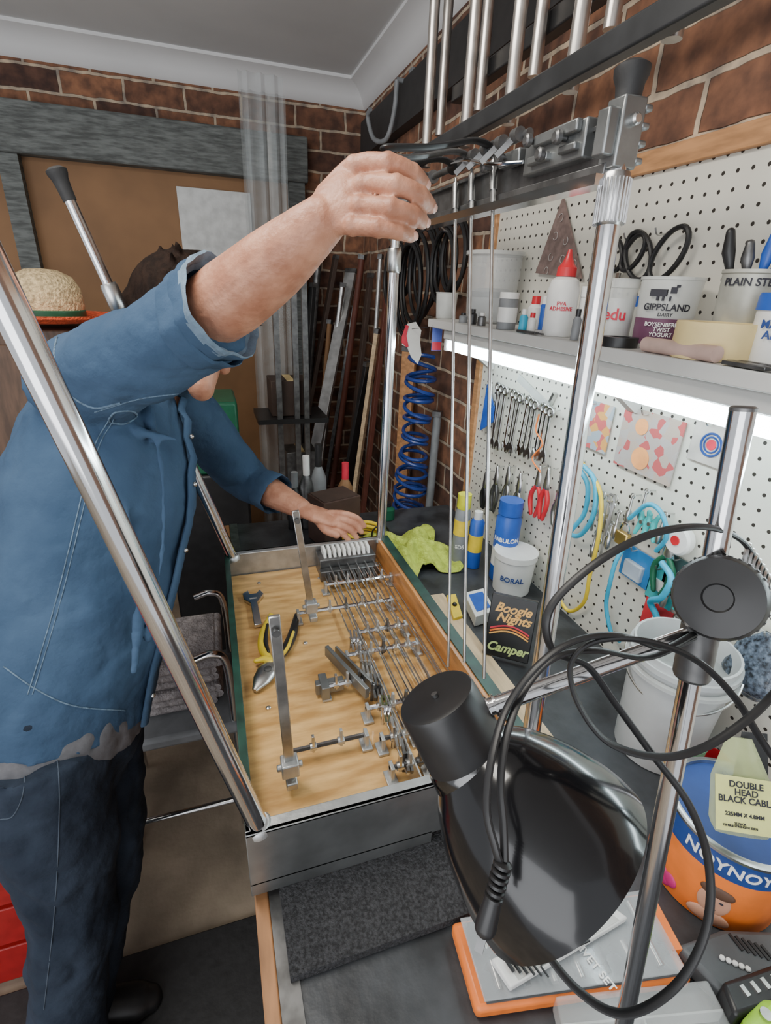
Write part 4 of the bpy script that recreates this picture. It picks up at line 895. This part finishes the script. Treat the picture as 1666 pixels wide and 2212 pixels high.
# tool cases
e,ps,c=pbox('tool_case','orange-edged case with clear lid labelled rivet set','case',[(975,1990),(1395,1925),(1500,2115),(1030,2185)],BZ,.020,orange,.006)
sc_=lambda k:[c+(p-c)*k for p in ps]
mk('inner_tray',G().prism(sc_(.90),BZ+.020,BZ+.0215),mat('grey_inner_tray',(.10,.105,.11),.6),e)
for i in range(7):
    f=.12+.125*i; A_=ps[0].lerp(ps[1],f); B_=ps[3].lerp(ps[2],f); g=G().cyl(A_.lerp(B_,.12)+Z*.005,A_.lerp(B_,.42)+Z*.005,.0035,n=10).cyl(A_.lerp(B_,.55)+Z*.005,A_.lerp(B_,.86)+Z*.005,.0045,n=10)
    mk('stored_bit',g,(steel,darksteel,alu)[i%3],e)
mk('lid',G().prism(sc_(.93),BZ+.028,BZ+.031),mat('smoky_clear_lid',(.55,.58,.60),.12,0,.1,alpha=.38,coat=.5),e,bevel=.001)
rd=(PZ(1330,2100,BZ)-PZ(1290,2050,BZ)).normalized()
text('RIVET SET',.012,PZ(1285,2085,BZ+.0325),rd,Z.cross(rd),winK,e)
mk('latch',G().prism([PZ(1400,1950,BZ+.03),PZ(1420,1948,BZ+.03),PZ(1475,2050,BZ+.03),PZ(1455,2053,BZ+.03)],BZ+.01,BZ+.03),orange,e)
e,ps,c=pbox('hex_key_tray','white tray holding black hex keys on case','tray',[(1062,2070),(1322,1955),(1357,1981),(1104,2133)],BZ+.0315,.010,white,.002)
mk('inlay',G().prism([c+(p-c)*.86 for p in ps],BZ+.0415,BZ+.042),mat('pale_grey_inlay',(.5,.5,.48),.5),e)
a0=(ps[1]-ps[0]).normalized(); a1=(ps[3]-ps[0]).normalized()
for i in range(6):
    st=ps[0]+a0*(.012+i*.006)+a1*(.006+.0035*i)+Z*.003; L_=.12-.010*i
    k=thing('hex_key','black L-shaped hex key lying in white tray','hex key',st,'hex keys in the tray'); mk('key',G().tube([st+a1*.014,st+a1*.003,st+a0*.003,st+a0*L_],.0022-.0002*i,6),blk,k)
e,ps,c=pbox('parts_box','clear plastic compartment box of small parts','box',[(1200,2150),(1530,2115),(1600,2250),(1230,2280)],BZ+.0,.026,clear,.003)
mk('divider',G().bar(ps[0].lerp(ps[3],.5)-Z*.013,ps[1].lerp(ps[2],.5)-Z*.013,.002,.022),clear2,e); mk('divider',G().bar(ps[0].lerp(ps[1],.5)-Z*.013,ps[3].lerp(ps[2],.5)-Z*.013,.002,.022),clear2,e)
e,ps,c=pbox('battery_charger','dark grey battery charger with vents and buttons','charger',[(1462,2040),(1560,2005),(1700,2010),(1720,2085),(1570,2150)],BZ,.03,mat('charcoal_plastic',(.07,.075,.08),.5),.006)
for i in range(5): p=PZ(1560+i*14,2070+i*6,BZ+.031); mk('button',G().lathe([(.003,0),(.003,.002),(.002,.003)],p,Z,12),white,e)
for i in range(6): p=PZ(1590+i*14,2035+i*5,BZ+.031); mk('vent',G().box(p,(.003,.018,.002)),blk,e)
e,ps,c=pbox('battery_pack','black slotted battery pack beside the charger','battery',[(1560,2120),(1700,2070),(1740,2150),(1590,2195)],BZ,.045,blk,.005); 
for i in range(4): p=PZ(1610+i*22,2140-i*8,BZ+.046); mk('slot',G().box(p,(.005,.010,.002)),steel,e)
e,ps,c=pbox('green_clamp','bright lime green plastic clamp handle on bench','clamp',[(1610,2195),(1650,2150),(1700,2160),(1700,2240),(1610,2230)],BZ,.05,lime,.008); mk('pivot',G().lathe([(.006,0),(.006,.004)],c,Z,14),steel,e)

# ================================================= CORNER: coil hose, cables, leaning stock
e=thing('coiled_air_hose','blue spiral air hose hanging on the wall','hose',PX(930,770,.71))
t0=PX(925,772,.72); t1=PX(893,1085,.72); t0.x=t1.x=.700; pts=[]
NT=14
for i in range(NT*18+1):
    f=i/(NT*18); c=t0.lerp(t1,f); an=f*NT*2*math.pi; rr=.056+.016*f+.006*math.sin(f*9); pts.append(c+V((.75*rr*math.cos(an),rr*math.sin(an),.014*math.sin(an*.5+f*5))))
mk('coil',G().tube(pts,.0068,8),mat('blue_hose',(.02,.05,.24),.35),e)
g=G(); 
for i in range(4): g.torus(t1+V((0,0,-.02-.018*i)),(X*.7,Y),.080+.004*i,.0068,30,8)
mk('lower_loops',g,MATS['blue_hose'],e)
for k,(u,v,rr,n_) in enumerate(((905,575,.13,7),(855,570,.09,5),(965,545,.08,4))):
    p=PX(u,v,.74); e=thing('cable_coil','coil of black cable hung on brick wall','cable',p,'coils of black cable'); g=G()
    for i in range(n_): g.torus(p+V((-.012*i+.03,random.uniform(-.02,.02),-.014*i)),(Y,Z),rr*(1+.10*random.uniform(-1,1)),.007,32,8,sy=1.2)
    mk('loops',g,cordm,e); mk('cable_tie',G().torus(p+V((0,0,rr*1.15)),(X,Z),.035,.004,16,6),steel if k else blue,e)
def lean(name,label,cat,top,bot,w,m,th=.02,rnd=False):
    def fix(q):
        r=PX(*q); return PY(q[0],q[1],2.8) if r.y>2.82 else r
    tp=fix(top); bt=fix(bot); d=(bt-tp); k=(0.01-tp.z)/d.z; ft=tp+d*k
    ft.y=max(min(ft.y,2.78),1.66); ft.x=max(min(ft.x,.74),.2)
    e=thing(name,label,cat,ft)
    if rnd: mk('shaft',G().cyl(tp,ft,w/2),m,e)
    else: mk('board',G().bar(tp,ft,w,th),m,e,bevel=.002)
    mk('end_cap',G().bar(tp,tp+(tp-ft).normalized()*.02,w*1.05,(w if rnd else th)*1.05),darksteel,e); return e
dkb=mat('dark_batten',(.05,.03,.022),.7); rbr=mat('red_brown',(.12,.035,.022),.6)
lean('aluminium_extrusion','grey aluminium extrusion leaning in the corner','extrusion',(758,590,.72),(690,930,.50),.06,alu)
lean('timber_batten','dark stained batten leaning in the corner','batten',(725,560,.70),(645,1000,.45),.05,dkb)
lean('metal_tube','black metal tube leaning in the corner','tube',(690,540,.62),(655,960,.50),.035,darksteel,rnd=True)
lean('timber_batten','brown timber batten leaning beside the bench','batten',(800,600,.74),(760,960,.66),.04,dkb)
lean('garden_stake','black and red striped long handle leaning','handle',(782,560,.72),(738,900,.64),.03,rbr,rnd=True)
lean('hand_saw_case','black plastic saw sheath leaning by the bench','sheath',(800,790,.70),(745,1080,.62),.075,blk)
lean('timber_batten','orange pine batten standing behind the hose','batten',(885,760,.760),(868,1090,.76),.06,pine)
lean('metal_tube','grey painted tube standing behind the hose','tube',(945,900,.77),(938,1060,.77),.03,grey,rnd=True)
lean('metal_tube','pale grey thin tube leaning near wall','tube',(822,560,.76),(800,900,.72),.02,alu,rnd=True)
lean('timber_batten','dark thin batten leaning near wall','batten',(770,640,.72),(705,1000,.6),.03,darksteel)
lean('metal_tube','dull steel pipe leaning in the corner','tube',(740,620,.66),(700,950,.56),.03,steel,rnd=True)
lean('timber_batten','reddish batten leaning behind the cables','batten',(838,620,.76),(800,960,.70),.035,rbr)
lean('metal_tube','copper brown pipe leaning in the corner','tube',(712,700,.60),(690,960,.52),.025,brownp,rnd=True)
lean('timber_batten','black painted board leaning in the corner','batten',(675,620,.55),(650,960,.48),.07,blk)
lean('timber_batten','pale timber offcut leaning beside the pipes','batten',(815,720,.72),(775,1000,.66),.03,plank)
# clear sheets
a0=PY(512,150,2.5); a1=PY(610,150,2.5)
e=thing('clear_sheet_bundle','tall bundle of clear corrugated plastic standing upright','plastic sheet',((a0.x+a1.x)/2,2.5,0))
out=[(x/10*(a1.x-a0.x),.012*math.sin(x*2.2)) for x in range(11)]; out2=[(x,y+.004) for x,y in out][::-1]
for i in range(2): mk('sheet',G().extr(out+out2,(a0.x+.012*i,2.5+.03*i,a0.z/2),X,Y,a0.z-.1*i),mat('milky_clear_sheet',(.5,.54,.55),.2,alpha=.18),e)
# black rack with vertical posts
RY=2.18
e=thing('metal_rack','black metal rack crowded with stock in corner','rack',(.1,RY,0))
xs=[PY(u,560,RY).x for u in (590,632,655)]
zt_=PY(632,560,RY).z
for x_ in xs: mk('post',G().box((x_,RY,zt_/2),(.022,.022,zt_)),darksteel,e)
for z_ in (.3,.75,1.10): mk('rack_shelf',G().box(((xs[0]+xs[2])/2,RY+.10,z_),(.30,.24,.02)),blk,e)
for i,(dx,w,h,m_) in enumerate(((-.04,.16,.22,purple),(.04,.14,.18,darksteel),(.0,.17,.15,dkb))):
    z_=(.311,.761,1.111)[i]; x_=(xs[0]+xs[2])/2+dx; b=thing('cardboard_box',['purple','dark grey','brown'][i]+' box stored on the metal rack','box',(x_,RY+.12,z_)); mk('carton',G().box((x_,RY+.12,z_+h/2),(w,w,h)),m_,b,bevel=.003); mk('tape_strip',G().box((x_,RY+.12,z_+h+.0005),(w*.2,w*1.002,.001)),cream,b)
p=PY(470,905,1.95); e=thing('storage_crate','dark green plastic crate stacked on dark tub','crate',(p.x-.06,1.95,.0))
mk('crate',G().box((p.x-.06,1.98,p.z-.05),(.26,.26,.26)),green,e,bevel=.01); mk('tub_below',G().box((p.x-.06,1.98,(p.z-.18)/2),(.30,.28,p.z-.18)),blk,e,bevel=.01)
# stuff behind guitar on the bench
bx0=PY(722,1100,1.42); e=thing('cardboard_box','small dark brown box on bench behind guitar','box',(bx0.x,1.42,BZ)); dv=(X*.9+Y*.3).normalized(); dv2=Z.cross(dv)
mk('carton',G().box((bx0.x,1.42,BZ+.075),(.13,.10,.15),(dv,dv2,Z)),mat('dark_brown_card',(.06,.03,.022),.7),e,bevel=.002); mk('flap',G().box((bx0.x,1.42,BZ+.151),(.12,.09,.002),(dv,dv2,Z)),dkb,e)
e=thing('cable_coil','yellow extension cable coiled on the bench','cable',V((.42,1.33,BZ))); g=G()
for i in range(4): g.torus(V((.40,1.36,BZ+.012+.012*i)),(X,Y),.055+.006*(i%2),.006,28,8)
mk('loops',g,yel,e); mk('cable_tie',G().torus(V((.455,1.36,BZ+.03)),(X,Z),.028,.003,14,6),blk,e)
for i,(u,vt,m_) in enumerate(((665,985,darksteel),(745,1000,brownp),(835,1085,green),(640,1020,blk),(690,960,grey))):
    standing('bottle',['dark','brown','green','black','grey'][i]+' workshop bottle on the bench','bottle',u,0,vt,32,BZ,[('body',m_,[(.001,0),(1,0),(1,.6),(.4,.75),(.001,.75)]),('cap',[white,redink,blk,grey,blk][i],[(.4,.74),(.45,.74),(.45,1),(.001,1)])],group='workshop bottles',yy=1.53)

# ================================================= LEFT BACKGROUND
hb=R(108,700,1.5)
e=thing('cabinet','tall dark wooden cabinet behind the person','cabinet',(hb.x-.2,hb.y+.1,0))
dk=mat('dark_cabinet_wood',(.09,.05,.03),.6,0,.3,12,stretch=(6,6,1))
mk('body',G().box((hb.x-.22,hb.y+.12,hb.z/2-.005),(.66,.42,hb.z-.01)),dk,e,bevel=.004)
for s_ in (-.17,.15):
    d_=mk('door',G().box((hb.x-.22+s_,hb.y-.095,hb.z/2),(.30,.016,hb.z-.1)),dk,e,bevel=.003); mk('handle',G().ball((hb.x-.22+s_*.3,hb.y-.112,hb.z*.55),.014),gold,d_)
e=thing('straw_hat','woven straw hat with orange and green trimmed brim','hat',hb)
hc=V((hb.x,hb.y+.02,hb.z+.004))
mk('crown',G().lathe([(.090,.012),(.096,.05),(.092,.095),(.074,.125),(.04,.142),(.001,.145)],hc,Z,40),straw,e)
mk('brim',G().lathe([(.001,.0),(.09,.0),(.13,.004),(.18,.018),(.183,.026),(.13,.014),(.09,.014)],hc,Z,48),mat('red_orange_braid',(.75,.10,.03),.8,0,.3,80,.8,140),e,label='red-orange brim')
mk('hat_band',G().lathe([(.0925,.012),(.0955,.014),(.0965,.034),(.0945,.036)],hc,Z,40,cap=False),green,e,label='green band')
# red toolbox
e=thing('tool_chest','red metal tool chest standing on the floor','tool chest',(-.78,1.1,0))
RX,RYc=-.74,1.10
mk('body',G().box((RX,RYc+.02,.24),(.50,.36,.48)),mat('red_enamel',(.34,.012,.012),.4),e,bevel=.008)
for i in range(3):
    d_=mk('drawer',G().box((RX,RYc-.165,.09+.14*i),(.46,.016,.125)),MATS['red_enamel'],e,bevel=.003); mk('handle',G().bar((RX-.12,RYc-.18,.12+.14*i),(RX+.12,RYc-.18,.12+.14*i),.012,.012),steel,d_)
# chair
e=thing('metal_chair','chrome tubular chair with white items piled on seat','chair',(-.15,1.35,0))
for y_ in (1.20,1.52):
    mk('side_frame',G().tube([V((.0-.03,y_,.01)),V((-.03,y_,.45)),V((-.035,y_,.66)),V((-.07,y_,.70)),V((-.12,y_,.69))],.011,12,smooth=5),chrome,e)
    mk('leg',G().tube([V((-.36,y_,.01)),V((-.36,y_,.42))],.011,12),chrome,e)
    mk('foot_rail',G().tube([V((-.36,y_,.12)),V((-.03,y_,.12))],.010,12),chrome,e)
for x_ in (-.36,-.03): mk('cross_rail',G().tube([V((x_,1.20,.14)),V((x_,1.52,.14))],.010,12),chrome,e)
mk('seat',G().box((-.195,1.36,.435),(.36,.36,.04)),grey,e,bevel=.012)
tw=mat('towel_grey_white',(.34,.31,.31),.95,0,.35,25,.7,120)
for i in range(6):
    w_=.23+.03*((i*7)%3)/2; t=thing('folded_towel','greyish-white folded towel stacked on the chair','towel',(-.19,1.36,.457+.03*i),'folded towels'); mk('fabric',G().box((-.20+.012*(i%2),1.38,.471+.03*i),(w_,w_,.026)),tw,t,bevel=.012); mk('fold_edge',G().cyl((-.20+.012*(i%2)+w_/2,1.39-w_/2,.471+.03*i),(-.20+.012*(i%2)+w_/2,1.37+w_/2,.471+.03*i),.0125,n=12),tw,t)
e=thing('floor_mat','black rubber mat lying on concrete floor','mat',(-.3,.75,0)); mk('mat',G().box((-.35,.56,.006),(.7,.70,.012)),rub,e,bevel=.003)

# ================================================= LIGHT, WORLD, CAMERA
def area(n,loc,tgt,size,power,col,sy=None):
    l=bpy.data.lights.new(n,'AREA'); l.energy=power; l.color=col; l.size=size
    if sy: l.shape='RECTANGLE'; l.size_y=sy
    o=bpy.data.objects.new(n,l); COL.objects.link(o); o.location=loc; o.rotation_euler=(V(tgt)-V(loc)).to_track_quat('-Z','Y').to_euler()
area('garage_door_daylight',(-1.8,-1.5,1.5),(-.1,1.1,1.1),2.6,56,(.95,.97,1.0),2.0)
area('ceiling_panel_light',(-.35,.75,2.46),(-.0,.85,1.0),.9,20,(1,.95,.86),.35)
w=bpy.data.worlds.new('world'); bpy.context.scene.world=w; w.use_nodes=True
w.node_tree.nodes['Background'].inputs[0].default_value=(.87,.90,.95,1); w.node_tree.nodes['Background'].inputs[1].default_value=1.0
cd=bpy.data.cameras.new('camera'); co=bpy.data.objects.new('camera',cd); COL.objects.link(co)
cd.sensor_fit='HORIZONTAL'; cd.sensor_width=36; cd.lens=F*36/1666; cd.clip_start=.01
cx=V((bx.x,a.x,-dn.x)); cy=-V((bx.y,a.y,-dn.y)); cz_=-V((bx.z,a.z,-dn.z))
m4=Matrix((cx,cy,cz_)).transposed().to_4x4(); m4.translation=CAM; co.matrix_world=m4
bpy.context.scene.camera=co
